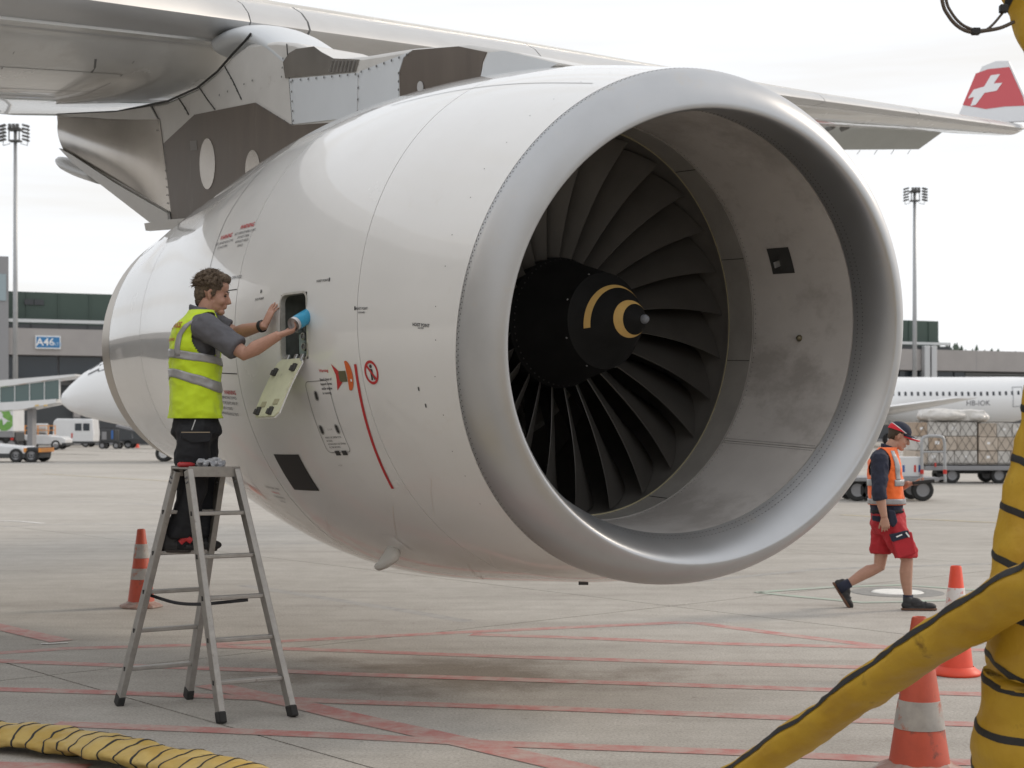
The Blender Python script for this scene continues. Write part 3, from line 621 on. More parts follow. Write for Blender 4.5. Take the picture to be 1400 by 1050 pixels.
# door hangs outward from the lower edge
hinge = hp(0, -hh / 2 + 0.004, 0.012); out = (bay_n + Vector((-0.12, -0.1, 0))).normalized(); dv = (out * 0.47 + Vector((0, 0, -0.90)) + bt * -0.02).normalized(); dnrm = bt.cross(dv).normalized()
if dnrm.dot(bay_n) < 0: dnrm = -dnrm
def dp_(u, l, off=0.0): return hinge + bt * u + dv * l + dnrm * (off - 0.10 * (l / hh) * (l / hh - 1) * hh * 0.9)
def door_grid(w0, w1, l0, l1, off, th, name, m, par, rad=0.035):
    poly = [(u, -v) for u, v in rrect(w1 - w0, l1 - l0, rad, 5)]; cu, cl = (w0 + w1) / 2, (l0 + l1) / 2
    NL = 14; V = []; Fc = []
    for side in (0, 1):
        for j in range(NL + 1):
            l = l0 + (l1 - l0) * j / NL; e = min(l - l0, l1 - l); ins = rad - math.sqrt(max(0, rad * rad - (rad - min(e, rad)) ** 2))
            for i in range(5):
                u = w0 + ins + (w1 - w0 - 2 * ins) * i / 4; V.append(dp_(u, l, off + side * th))
    m_ = (NL + 1) * 5
    for sd_ in (0, 1):
        for j in range(NL):
            for i in range(4): Fc.append([sd_ * m_ + j * 5 + i, sd_ * m_ + j * 5 + i + 1, sd_ * m_ + (j + 1) * 5 + i + 1, sd_ * m_ + (j + 1) * 5 + i])
    loop = [j * 5 for j in range(NL + 1)] + [NL * 5 + i for i in range(1, 5)] + [j * 5 + 4 for j in range(NL - 1, -1, -1)] + [i for i in range(3, 0, -1)]
    for i in range(len(loop)): a, b = loop[i], loop[(i + 1) % len(loop)]; Fc.append([a, b, m_ + b, m_ + a])
    return obj(name, V, Fc, m, par)
door = door_grid(-hw / 2 + 0.004, hw / 2 - 0.004, 0.0, hh, 0.0, 0.006, 'hatch_door', M_PAINT, air)
door_grid(-hw / 2 + 0.010, hw / 2 - 0.010, 0.006, hh - 0.006, 0.007, 0.010, 'door_lining', M_PRIM, door)
for u, l in ((-0.09, 0.10), (0.10, 0.075), (-0.085, hh - 0.04), (0.055, hh - 0.04)):
    mb = MB(); q = dp_(u, l, 0.022); mb.box(q, 0.034, 0.05, 0.022, (bt, dv, dnrm)); mb.box(q + dnrm * 0.016 + dv * 0.012, 0.018, 0.034, 0.016, (bt, dv, dnrm)); mb.obj('door_latch', M_DARKP, door, bevel=0.003)
for u, l in ((-0.06, hh - 0.085), (0.07, hh - 0.10)):
    mb = MB(); q = dp_(u, l, 0.0185); mb.box(q, 0.05, 0.035, 0.006, (bt, dv, dnrm)); mb.obj('door_pad', mat('pad tan', (0.38, 0.36, 0.24), 0.7), door)
for u in (-0.055, 0.035, 0.1):
    mb = MB(); q = dp_(u, 0.0, 0.008); mb.box(q, 0.03, 0.055, 0.018, (bt, dv, dnrm)); mb.obj('door_hinge', M_MET, door, bevel=0.004)

# ------------------------------------------------------------------ wing, pylon, fuselage of the airliner
OUTB = Vector((0.79813, 0.60196, 0)); AFT = Vector((-0.6022, 0.7984, 0))
M_WING = mat('light grey wing paint', (0.52, 0.53, 0.53), 0.30, coat=0.35, var=0.04, vscale=0.8, dirt=((0.40, 0.395, 0.38), 2.0, 0.60), stretch=(1, 1, 2))
M_SLAT = mat('slat grey metal', (0.50, 0.505, 0.51), 0.36, metal=0.2, var=0.05, vscale=1.5)
M_UNDER = mat('wing underside panel', (0.63, 0.63, 0.615), 0.26, metal=0.1, coat=0.5, var=0.10, vscale=0.9, dirt=((0.58, 0.57, 0.55), 1.6, 0.58))
LOW = [(0, 0), (.008, -.007), (.03, -.013), (.072, -.020), (.095, -.032), (.12, -.048), (.155, -.060), (.196, -.067), (.326, -.068), (.5, -.052), (.7, -.024), (.89, .0), (1.0, .008)]
UP = [(0, 0), (.008, .016), (.03, .036), (.072, .058), (.095, .067), (.12, .076), (.196, .09), (.326, .098), (.5, .09), (.7, .06), (.89, .026), (1.0, .010)]
LE0 = Vector((-2.22, 13.32, 5.20))              # leading edge in the plane of the engine
LED = Vector((0.572, 0.82, 0.118))
def wing_sec(L):                                # leading edge point, chord, trailing edge lift
    if L >= 0: c = 5.3 - 3.05 * (L / 22.6); lift = 0.28 * min(1, L / 8)
    else: c = 5.3 - 0.25 * L; lift = -0.02 * L
    return LE0 + LED * L, c, lift
def wing_pt(L, x, z, off=0.0):
    p, c, lift = wing_sec(L); z = z * (1 + min(1.0, max(0, -L - 0.2) * 1.2)) if z > 0 else z; return p + AFT * (x * c) + Vector((0, 0, z * c * (1.0 if L < 4 else max(0.75, 1 - (L - 4) * 0.03)) + lift * x + off))
def interp(tab, x):
    for (a, za), (b, zb) in zip(tab, tab[1:]):
        if a <= x <= b: return za + (zb - za) * (x - a) / (b - a)
SX = 0.085
def wing_piece(name, L0, L1, m, prof, parent, n=6, smooth=True, close=True, auto=35):
    V = []; k = len(prof); Ls = list(np.linspace(L0, L1, n + 1))
    for L in Ls: V += [wing_pt(L, x, z) for x, z in prof]
    Fc = [(i * k + j, i * k + (j + 1) % k, (i + 1) * k + (j + 1) % k, (i + 1) * k + j) for i in range(n) for j in range(k if close else k - 1)]
    if close: Fc += [list(range(k)), [n * k + j for j in range(k)]]
    return obj(name, V, Fc, m, parent, smooth=smooth, auto=auto)
lo = [(x, z) for x, z in LOW if x > SX] ; up_ = [(x, z) for x, z in UP if x > SX]
box_prof = [(SX - 0.02, interp(LOW, SX) + 0.004), (SX, interp(LOW, SX) + 0.0015)] + [(x, z) for x, z in lo] + up_[::-1] + [(SX, interp(UP, SX) - 0.001), (SX - 0.02, interp(UP, SX) - 0.004)]
wing = wing_piece('wing', -9.0, 22.6, M_UNDER, box_prof, air, n=40)
slat_prof = [(SX, interp(LOW, SX))] + [(x, z) for x, z in LOW if x < SX][::-1] + [(x, z) for x, z in UP if 0 < x < SX] + [(SX, interp(UP, SX)), (SX - 0.015, 0.0)]
def L_at(xpix):       # span position whose leading edge appears at column xpix
    k = (xpix - CX) / F; return (k * LE0.y - LE0.x) / (LED.x - k * LED.y)
edges = [-9.0, L_at(342)]
wing_piece('slat', edges[0], edges[1], M_SLAT, slat_prof, wing, n=14)
wing_piece('fixed_leading_edge', L_at(342) + 0.015, L_at(424) - 0.015, M_SLAT, slat_prof, wing, n=4)
cuts = [L_at(x) for x in (424, 742, 952, 1128, 1257, 1354)] + [22.4]
for a, b in zip(cuts, cuts[1:]): wing_piece('slat', a + 0.012, b - 0.012, M_SLAT, slat_prof, wing, n=8)
# underside panel joints, access covers and small vents
M_JOINT = mat('wing joint', (0.18, 0.18, 0.18), 0.7)
def wing_strip(name, pts, w, m, parent=wing, off=-0.003):
    V = []
    for i, (L, x) in enumerate(pts):
        a = pts[max(i - 1, 0)]; b = pts[min(i + 1, len(pts) - 1)]; P = lambda q: wing_pt(q[0], q[1], interp(LOW, q[1]), off)
        d = (P(b) - P(a)).normalized(); n = d.cross(Vector((0, 0, 1))).normalized() * (w / 2); V += [P((L, x)) + n, P((L, x)) - n]
    return obj(name, V, [(2 * i, 2 * i + 1, 2 * i + 3, 2 * i + 2) for i in range(len(pts) - 1)], m, parent)
for x in (0.17, 0.30): wing_strip('panel_joint', [(-9 + i * 0.8, x) for i in range(11)], 0.008, M_JOINT)
for L in (-5, -3.6, -2.2, -1.0): wing_strip('panel_joint', [(L, 0.125 + 0.05 * i) for i in range(9)], 0.006, M_JOINT)
for L in (-2.65, -1.35): wing_strip('drain_slot', [(L - 0.05, 0.128), (L + 0.0, 0.15), (L + 0.02, 0.17)], 0.02, M_JOINT)
for L in range(3, 22, 2): wing_strip('panel_joint', [(L, 0.13 + 0.07 * i) for i in range(9)], 0.02, M_JOINT)
wing_strip('panel_joint', [(i * 1.0, 0.34) for i in range(1, 22)], 0.02, M_JOINT)
# drooped aileron with its hinges and static wicks
V = []; M_AIL = mat('aileron grey', (0.40, 0.42, 0.41), 0.4, var=0.05, vscale=2)
a0, a1 = px(1110, 172, 30.5), px(1292, 178.5, 32.6); b0, b1 = px(1110, 205.5, 31.3), px(1256, 204.5, 32.9)
mb = MB(); e = (Vector((0, 0.05, 0.06))); mb.prism([a0, a1, b1, b0], Vector((0.02, 0.10, 0.05))); ail = mb.obj('aileron', M_AIL, wing, bevel=0.02)
for x in (1132, 1152):
    mb = MB(); p = px(x, 172, 30.6); mb.box(p + Vector((0, -0.2, -0.08)), 0.10, 0.3, 0.10, (Vector((0.8, 0.2, 0.5)).normalized(), Vector((-0.24, 0.97, 0)).normalized(), Vector((-0.5, -0.1, 0.85)).normalized())); mb.obj('hinge_fairing', mat('hinge dark', (0.15, 0.15, 0.15), 0.5), wing, bevel=0.03)
for i in range(5):
    q = b0.lerp(b1, 0.28 + 0.16 * i); mb = MB(); mb.tube([q, q + Vector((-0.06, 0.02, -0.09))], 0.006, 5); mb.obj('static_wick', M_JOINT, ail)
mb = MB(); A0 = px(1060, 163, 30.0); A1 = px(1330, 177.5, 33.0); mb.bar(A0, A1, 0.05, 0.10); mb.obj('flap_edge', mat('polished flap edge', (0.62, 0.64, 0.66), 0.22, metal=0.8), wing, bevel=0.02)
# winglet
tipL, tc_, tl = wing_sec(22.6)
w0, w1, w2 = px(1432, 165, 31.2), px(1379, 83, 32.2), px(1310, 160, 33.0)
wn = (w1 - w0).cross(w2 - w0).normalized()
def wl_hit(x, y, off=0.0):
    d = px(x, y, 1.0) - Vector((0, 0, EYE)); c_ = Vector((0, 0, EYE)); return c_ + d * ((w0 - c_).dot(wn) / d.dot(wn)) + wn * off
Wl = [wl_hit(*p) for p in ((1432, 165), (1404, 137), (1379, 83), (1362, 83.5), (1343, 91), (1316, 146), (1305, 170))]
if wn.y > 0: wn = -wn
mb = MB(); mb.prism([p + wn * 0.02 for p in Wl], wn * -0.07); winglet = mb.obj('winglet', mat('winglet white', (0.70, 0.71, 0.73), 0.35, coat=0.3), wing, bevel=0.015)
def on_winglet(pts, off, name, m):
    P = [wl_hit(x, y, 0.02 + off) for x, y in pts]
    return obj(name, P, [list(range(len(P)))], m, winglet)
on_winglet([(1317, 144), (1335, 101), (1352, 95), (1381, 92), (1399.5, 133), (1402, 145), (1375, 146), (1349, 149.5)], 0.006, 'red_field', mat('red livery paint', (0.55, 0.07, 0.085), 0.4, coat=0.3))
Zc = lambda x, y: (1060 + x / 4.038, y / 4.038)
on_winglet([Zc(*p) for p in ((1195, 418), (1246, 411), (1211, 463), (1258, 459), (1227, 503), (1160, 512 + 3), (1112, 580), (1082, 588), (1102, 537), (1068, 546), (1100, 497), (1158, 480))], 0.012, 'white_cross', mat('cross white', (0.78, 0.78, 0.80), 0.4))

# ---- pylon: everything lies on two flanks either side of the engine plane
PO = FAN; PW = 0.33
def pyl(x, y, lat=-PW):            # photo point on the near flank
    o_ = PO + OUTB * lat; d = px(x, y, 1.0) - Vector((0, 0, EYE)); c_ = Vector((0, 0, EYE)); t = (o_ - c_).dot(OUTB) / d.dot(OUTB); return c_ + d * t
M_PYL = mat('pylon white paint', (0.60, 0.63, 0.66), 0.38, coat=0.25, var=0.03, vscale=2)
M_PYG = mat('pylon grey paint', (0.58, 0.57, 0.55), 0.4, coat=0.2, var=0.06, vscale=3, dirt=((0.44, 0.42, 0.40), 5, 0.60))
M_BRN = mat('heat stained brown panel', (0.125, 0.103, 0.086), 0.42, metal=0.25, var=0.14, vscale=5, stretch=(1, 1, 0.15), dirt=((0.17, 0.15, 0.13), 8, 0.62))
M_BRU = mat('brushed bare metal', (0.38, 0.36, 0.335), 0.24, metal=0.85, var=0.16, vscale=2.2, stretch=(1, 1, 0.6))
prof = [(765, 86), (725, 76), (690, 68), (640, 60), (562, 66), (500, 76), (456, 80), (440, 76), (424, 66), (402, 58), (378, 56), (356, 58), (340, 60), (318, 76), (297, 98), (270, 120), (230, 138), (160, 152), (76, 156), (80, 195), (104, 224), (208, 306), (236, 306), (260, 330), (420, 290), (560, 200), (700, 130)]
P = [pyl(x, y) for x, y in prof]
mb = MB(); mb.prism(P, OUTB * (2 * PW)); pylon = mb.obj('pylon', M_PYG, air, bevel=0.03, auto=30, smooth=False)
def plate(name, pts, m, th=0.006, lift=0.0, lat=None, parent=None, bevel=0.0):
    P = [pyl(x, y, -PW - lift) for x, y in pts]; mb = MB(); mb.prism(P, OUTB * -th); return mb.obj(name, m, parent or pylon, bevel=bevel)
plate('white_panel', [(396, 108), (490, 99.5), (488.5, 160), (400, 170)], M_PYL)
plate('white_panel', [(491.5, 98.5), (562, 70.5), (552, 79), (546, 99), (546, 145), (490, 160)], M_PYL)
brown = plate('brown_panel', [(548, 143), (547, 99), (553, 79.5), (565, 68.5), (628, 63.5), (666, 71.5), (660, 86), (656, 120)], M_BRN)
plate('nose_fairing', [(668, 72), (690, 69.5), (725, 77.5), (762, 87), (740, 100), (690, 120), (658, 125), (657, 107), (662, 86)], M_PYL, th=0.004)
plate('bare_metal_strip', [(388, 85), (396, 73), (406, 67), (430, 63.5), (440, 71), (457, 80), (492, 81.5), (487, 98), (391, 107)], M_BRU, th=0.008)
plate('brown_panel', [(224.5, 196.5), (267, 157), (350, 140.5), (400, 171.5), (452, 168), (440, 215), (340, 290), (250, 320), (236, 300)], M_BRN, th=0.01)
def curved_plate(name, c4, bulge, m, n=14):
    V = []
    for i in range(n + 1):
        for j in range(n + 1):
            u, v = i / n, j / n; x = (c4[0][0] * (1 - u) + c4[1][0] * u) * (1 - v) + (c4[3][0] * (1 - u) + c4[2][0] * u) * v; y = (c4[0][1] * (1 - u) + c4[1][1] * u) * (1 - v) + (c4[3][1] * (1 - u) + c4[2][1] * u) * v
            V.append(pyl(x, y, -PW - 0.006) - OUTB * (bulge * math.sin(math.pi * v) * math.sin(math.pi * (0.12 + 0.88 * u))))
    return obj(name, V, [(i * (n + 1) + j, i * (n + 1) + j + 1, (i + 1) * (n + 1) + j + 1, (i + 1) * (n + 1) + j) for i in range(n) for j in range(n)], m, pylon, smooth=True)
curved_plate('rear_metal_panel', [(80, 160), (218, 162), (234, 290), (86, 204)], 0.09, M_BRU)
plate('rear_lip', [(79, 157), (160, 153.5), (208, 146), (217, 163), (190, 164), (150, 163)], M_PYG, th=0.02)
plate('lower_beam', [(84, 203), (100, 211), (160, 250), (233, 292), (234, 304), (208, 304), (104, 224)], M_PYG, th=0.03)
mbk = plate('drain_bracket', [(204, 306), (232, 301), (262, 299), (258, 312), (206, 316)], M_PYG, th=0.05)
def oval(cx, cy, rx, ry, name, m, n=24): return plate(name, [(cx + rx * math.cos(a), cy + ry * math.sin(a)) for a in np.linspace(0, 2 * math.pi, n + 1)[:-1]], m, th=0.005, lift=0.01)
oval(284, 224, 10.5, 35, 'oval_cover', M_BRU); oval(346, 232, 10, 27, 'oval_cover', M_BRU); oval(575, 119, 4, 8, 'round_cover', mat('cover grey', (0.42, 0.42, 0.42), 0.4))
plate('square_patch', [(260, 193), (269, 192), (270, 205), (261, 206)], mat('patch grey', (0.22, 0.21, 0.20), 0.5), th=0.004, lift=0.01)
for pts in ([(305, 87), (318, 110), (330, 136)], [(272, 119), (284, 137), (294, 150)], [(243, 133), (252, 146), (258, 157)], [(208, 146), (216, 162), (222, 196), (234, 300)], [(400, 170), (392, 60)]):
    for a, b in zip(pts, pts[1:]): mb = MB(); mb.bar(pyl(*a, -PW - 0.003), pyl(*b, -PW - 0.003), 0.006, 0.008); mb.obj('panel_joint', M_SEAM, pylon)
# rubber seal where pylon meets the wing
mb = MB(); mb.tube([pyl(x, y, -PW - 0.01) for x, y in ((343, 46), (335, 56), (318, 74), (297, 98), (270, 120), (230, 138), (160, 152.5), (78, 156.5))], 0.010, 8); mb.obj('seal', mat('black rubber', (0.02, 0.02, 0.02), 0.6), pylon, smooth=True)
pts = []
random.seed(3)
def on_line(a, b, k):
    for i in range(k):
        q = i / max(1, k - 1); pts.append((pyl(a[0] + (b[0] - a[0]) * q, a[1] + (b[1] - a[1]) * q, -PW - 0.013), -OUTB))
for a, b, k in (((398, 112), (401, 165), 5), ((400, 110), (486, 101.5), 9), ((490, 104), (489, 152), 4), ((494, 98), (556, 75), 7), ((545, 100), (545, 134), 4), ((352, 143), (398, 171), 6), ((307, 90), (328, 132), 6), ((274, 122), (292, 148), 5), ((245, 135), (256, 155), 4), ((300, 130), (345, 110), 5), ((387, 80), (385, 105), 3), ((230, 300), (225, 200), 10), ((100, 214), (228, 300), 16), ((110, 180), (215, 178), 12)): on_line(a, b, k)
rivets('rivet_row', pts, 0.010, mat('fastener dark', (0.10, 0.10, 0.10), 0.5), pylon)
for i in range(7):
    mb = MB(); a = pyl(455 + i * 5, 83, -PW - 0.013); b = pyl(451 + i * 5, 98, -PW - 0.013); mb.bar(a, b, 0.012, 0.006); mb.obj('louvre', mat('louvre grey', (0.30, 0.29, 0.28), 0.4, metal=0.5), pylon)
# top fairing hump over the leading edge and nose cap of the pylon spine
mb = MB(); mb.tube(smooth_path([pyl(x, y, 0) for x, y in ((330, 72), (345, 62), (368, 56), (392, 60), (416, 74), (440, 92), (470, 100))], 24), [(0.04, 0.20)] + [(0.10, 0.30)] + [(0.125, 0.335)] * 19 + [(0.11, 0.33), (0.08, 0.32), (0.04, 0.30)] + [(0.02, 0.28)], 20, up=(0, 0, 1)); mb.obj('leading_edge_fairing', M_PYL, pylon, smooth=True)
# aft fairing tail showing behind the lower beam
mb = MB(); mb.tube(smooth_path([pyl(x, y, 0.1) for x, y in ((82, 216), (92, 224), (110, 233), (140, 243))], 10), [(0.01, 0.02), (0.03, 0.06), (0.05, 0.10), (0.065, 0.12)] + [(0.075, 0.13)] * 7, 14, up=(0, 0, 1)); mb.obj('aft_fairing', M_PYL, pylon, smooth=True)

# ---- fuselage beside the camera (out of frame; it shades and mirrors in the engine)
FC = FAN - OUTB * 9.37; FC = Vector((FC.x, FC.y, 4.95)); fwd = Vector((0.6022, -0.7984, 0))
V = []; st = [(25.0, 0.05, -0.7), (24.4, 0.8, -0.6), (23, 1.5, -0.4), (21, 2.1, -0.2), (18.5, 2.6, 0), (15, 2.8, 0)] + [(s, 2.82, 0) for s in (8, 0, -8, -16, -20)] + [(-27, 2.3, 0.5), (-33, 1.4, 1.2), (-38, 0.3, 1.9)]
for s, r, dz in st:
    for k in range(48): a = 2 * math.pi * k / 48; V.append(FC + fwd * s + OUTB * (r * math.sin(a)) + Vector((0, 0, r * math.cos(a) + dz)))
obj('fuselage', V, [(i * 48 + k, i * 48 + (k + 1) % 48, (i + 1) * 48 + (k + 1) % 48, (i + 1) * 48 + k) for i in range(len(st) - 1) for k in range(48)], M_PAINT, air, smooth=True)

# ------------------------------------------------------------------ the step ladder
M_ALU = mat('worn aluminium', (0.36, 0.345, 0.325), 0.42, metal=0.6, var=0.14, vscale=14, dirt=((0.24, 0.22, 0.20), 22, 0.60))
M_RUB = mat('black rubber foot', (0.02, 0.02, 0.02), 0.7)
lad = thing('step_ladder', 'aluminium double step ladder standing beneath the mechanic in the yellow vest', 'ladder', (-1.85, 9.2, 0))
FLb, FRb, RLb, RRb = gd(303, 989), gd(401, 980), gd(162, 964), gd(257, 955)
FLt, FRt, RLt, RRt = px(258, 643, 9.03), px(322, 643, 9.24), px(241, 643, 9.18), px(303, 643, 9.38)
rung_dir = (FRb - FLb).normalized()
def rail(b, t):
    d = (t - b).normalized(); s_ = rung_dir; n_ = d.cross(s_).normalized(); mb = MB(); b2 = b + d * 0.05
    L = (t - b2).length; c = (b2 + t) / 2
    mb.box(c, 0.036, 0.088, L, (s_, n_, d)); o = mb.obj('rail', M_ALU, lad, bevel=0.004)
    mb = MB(); mb.box(b + d * 0.035, 0.044, 0.096, 0.07, (s_, n_, d)); mb.obj('rubber_foot', M_RUB, o, bevel=0.010)
    return d, n_, o
for (bl, tl_, br, tr) in ((FLb, FLt, FRb, FRt), (RLb, RLt, RRb, RRt)):
    d, n_, ol = rail(bl, tl_); d2, n2, o2 = rail(br, tr)
    for q in (0.157, 0.322, 0.487, 0.652, 0.825):
        a = bl.lerp(tl_, q); b = br.lerp(tr, q); v = (b - a).normalized()
        up = Vector((0, 0, 1)); mb = MB(); mb.box((a + b) / 2, (b - a).length - 0.028, 0.052, 0.024, (v, v.cross(up).normalized(), up)); rg = mb.obj('rung', M_ALU, lad, bevel=0.005)
        mb = MB(); mb.box(a - v * 0.0185, 0.004, 0.024, 0.028, (v, v.cross(up).normalized(), up)); mb.obj('rung_socket', M_RUB, ol, bevel=0.004)
ctr = (FLt + FRt + RLt + RRt) / 4; e1 = ((FRt - FLt) + (RRt - RLt)).normalized(); e2 = Vector((0, 0, 1)).cross(e1)
mb = MB(); mb.box(ctr + Vector((0, 0, 0.012)), 0.345, 0.205, 0.012, (e1, e2, Vector((0, 0, 1)))); top = mb.obj('top_tray', M_ALU, lad, bevel=0.004)
for sgn in (1, -1):
    mb = MB(); mb.box(ctr + e2 * (sgn * 0.106) + Vector((0, 0, -0.006)), 0.345, 0.012, 0.062, (e1, e2, Vector((0, 0, 1)))); mb.obj('tray_lip', M_ALU, top, bevel=0.003)
for (p, q) in ((FLt, RLt), (FRt, RRt)):
    for t_, bq in ((p, FLb if p is FLt else FRb), (q, RLb if q is RLt else RRb)):
        dd = (bq - t_).normalized()
        for k in range(4):
            mb = MB(); c = t_ + dd * (0.045 + 0.028 * (k // 2)) - rung_dir * 0.0195 + Vector((0, 0, 0)) + rung_dir.cross(dd).normalized() * (0.012 * (1 if k % 2 else -1)); mb.ell(c, (0.007, 0.007, 0.007), nu=8, nv=5); mb.obj('rivet', M_RIV, lad)
mb = MB(); mb.tube(smooth_path([px(206, 814, 9.33), px(240, 824, 9.25), px(272, 826, 9.1), px(310, 823, 9.0), px(339, 820, 9.05)], 24), (0.010, 0.003), 6); mb.obj('strap', mat('strap black', (0.03, 0.03, 0.035), 0.7), lad)
# things on the tray
rag = MB(); random.seed(5)
bc = ctr + e1 * 0.055 + Vector((0, 0, 0.03))
for i in range(12): rag.ell(bc + e1 * random.uniform(-0.085, 0.085) + e2 * random.uniform(-0.05, 0.05) + Vector((0, 0, random.uniform(0, 0.025))), (random.uniform(.02, .05), random.uniform(.012, .025), random.uniform(.012, .028)), (Vector((math.cos(i), math.sin(i), 0)), Vector((-math.sin(i), math.cos(i), 0.3)).normalized(), Vector((0, 0, 1))), 10, 7)
o = remesh(rag, 'cleaning_rag', mat('grey checked rag', (0.20, 0.21, 0.24), 0.9, col2=(0.62, 0.63, 0.65), vscale=45), None, 0.005, 2, [(0.02, 0.016)]); tag(o, 'crumpled grey and white cleaning rag on top of the step ladder', 'rag')
mb = MB(); q = ctr - e1 * 0.115 + e2 * 0.02 + Vector((0, 0, 0.033)); mb.tube([q - e1 * 0.06, q - e1 * 0.05, q + e1 * 0.02, q + e1 * 0.05], [0.010, 0.016, 0.016, 0.009], 12); sdr = mb.obj('screwdriver', mat('red plastic handle', (0.42, 0.03, 0.035), 0.35), None, smooth=True); tag(sdr, 'red handled screwdriver lying on top of the step ladder', 'tool')
mb = MB(); mb.tube([q + e1 * 0.05, q + e1 * 0.12 + Vector((0, 0, -0.012))], 0.004, 8); mb.obj('shaft', M_MET, sdr)

# ------------------------------------------------------------------ people
def frame_of(f, up=Vector((0, 0, 1))):
    f = f.normalized(); l = up.cross(f).normalized(); return f, l, f.cross(l)
def head(mb, c, f, up, s=1.0):
    f, l, u = frame_of(f, up); P = lambda a, b, z: c + (f * a + l * b + u * z) * s
    E = lambda a, b, z, r: mb.ell(P(a, b, z), tuple(k * s for k in r), (f, l, u), 16, 12)
    E(-0.012, 0, 0.032, (0.098, 0.077, 0.090)); E(0.030, 0, -0.025, (0.060, 0.063, 0.085)); E(0.022, 0, -0.07, (0.058, 0.056, 0.05)); E(0.058, 0, -0.103, (0.028, 0.034, 0.022)); E(0.055, 0, 0.05, (0.035, 0.06, 0.05))
    E(0.083, 0.026, 0.012, (0.010, 0.026, 0.009)); E(0.083, -0.026, 0.012, (0.010, 0.026, 0.009)); E(0.062, 0.035, -0.04, (0.022, 0.022, 0.025)); E(0.062, -0.035, -0.04, (0.022, 0.022, 0.025))
    mb.tube([P(0.086, 0, 0.005), P(0.100, 0, -0.022), P(0.108, 0, -0.040), P(0.092, 0, -0.047)], [0.008 * s, 0.011 * s, 0.014 * s, 0.010 * s], 10)
    E(0.085, 0, -0.066, (0.011, 0.024, 0.006)); E(0.083, 0, -0.076, (0.011, 0.021, 0.007))
    for sg in (1, -1):
        mb.tube([P(-0.004, sg * 0.072, -0.040), P(-0.012, sg * 0.082, -0.02), P(-0.016, sg * 0.087, 0.005), P(-0.004, sg * 0.084, 0.018), P(0.010, sg * 0.077, 0.010)], [0.007 * s, 0.008 * s, 0.009 * s, 0.009 * s, 0.007 * s], 8); E(-0.004, sg * 0.074, -0.01, (0.012, 0.008, 0.022))
    return f, l, u
def eyes(c, f, l, u, s, par):
    for sg in (1, -1):
        mb = MB(); p = c + (f * 0.079 + l * (sg * 0.031) + u * -0.005) * s; mb.ell(p, (0.010 * s, 0.013 * s, 0.006 * s), (f, l, u), 10, 8); o = mb.obj('eye', mat('eye dark', (0.05, 0.04, 0.035), 0.2), par, smooth=True)
        mb = MB(); mb.tube([c + (f * 0.086 + l * (sg * 0.010) + u * 0.019) * s, c + (f * 0.090 + l * (sg * 0.028) + u * 0.024) * s, c + (f * 0.076 + l * (sg * 0.048) + u * 0.019) * s], [0.003 * s, 0.004 * s, 0.002 * s], 6); mb.obj('eyebrow', mat('eyebrow brown', (0.09, 0.06, 0.04), 0.9), par)
def hand(mb, w, f, pn, th_side, curl=(25, 30, 35, 40), spread=4, thumb=(35, 20), s=1.0, joint=(1, 1.1, 0.8)):
    """w wrist, f pointing direction, pn palm normal (fingers curl that way), th_side +1/-1: thumb on +/- side of f x pn"""
    f = f.normalized(); pn = (pn - f * pn.dot(f)).normalized(); sd_ = f.cross(pn).normalized() * th_side
    kn = w + f * 0.088 * s
    mb.tube([w - f * 0.02, w, w + f * 0.03 * s, w + f * 0.07 * s, kn, kn + f * 0.008], [(0.020 * s, 0.027 * s), (0.019 * s, 0.028 * s), (0.019 * s, 0.036 * s), (0.016 * s, 0.041 * s), (0.013 * s, 0.040 * s), (0.008 * s, 0.036 * s)], 14, up=pn)
    for i in range(4):
        o_ = (0.030, 0.010, -0.010, -0.029)[i]; L = (0.072, 0.080, 0.074, 0.058)[i] * s
        b = kn + sd_ * (o_ * s) - f * (0.004 + (0.006 if i == 3 else 0)); a = 0; p = b; pts = [b - f * 0.02 * s, b]; d0 = (f + sd_ * math.tan(R(spread * (1.5 - i)))).normalized()
        for j, fr in enumerate((0.45, 0.31, 0.24)):
            a += curl[i] * joint[j]; d = d0 * math.cos(R(a)) + pn * math.sin(R(a)); p = p + d * (L * fr); pts.append(p)
        r_ = 0.0088 * s if i < 3 else 0.0078 * s; mb.tube(pts + [pts[-1] + d * 0.004], [r_, r_, r_ * 0.98, r_ * 0.9, r_ * 0.8, r_ * 0.4], 8)
    b = w + f * 0.025 * s + sd_ * 0.024 * s; d = (f * math.cos(R(thumb[0])) + sd_ * math.sin(R(thumb[0])) + pn * 0.35).normalized(); p1 = b + d * 0.042 * s; d2 = (d + pn * math.tan(R(thumb[1])) * 0.7 + f * 0.3).normalized(); p2 = p1 + d2 * 0.030 * s; p3 = p2 + d2 * 0.022 * s
    mb.tube([b - d * 0.01, b, p1, p2, p3], [0.014 * s, 0.014 * s, 0.0105 * s, 0.010 * s, 0.006 * s], 8)
    return kn
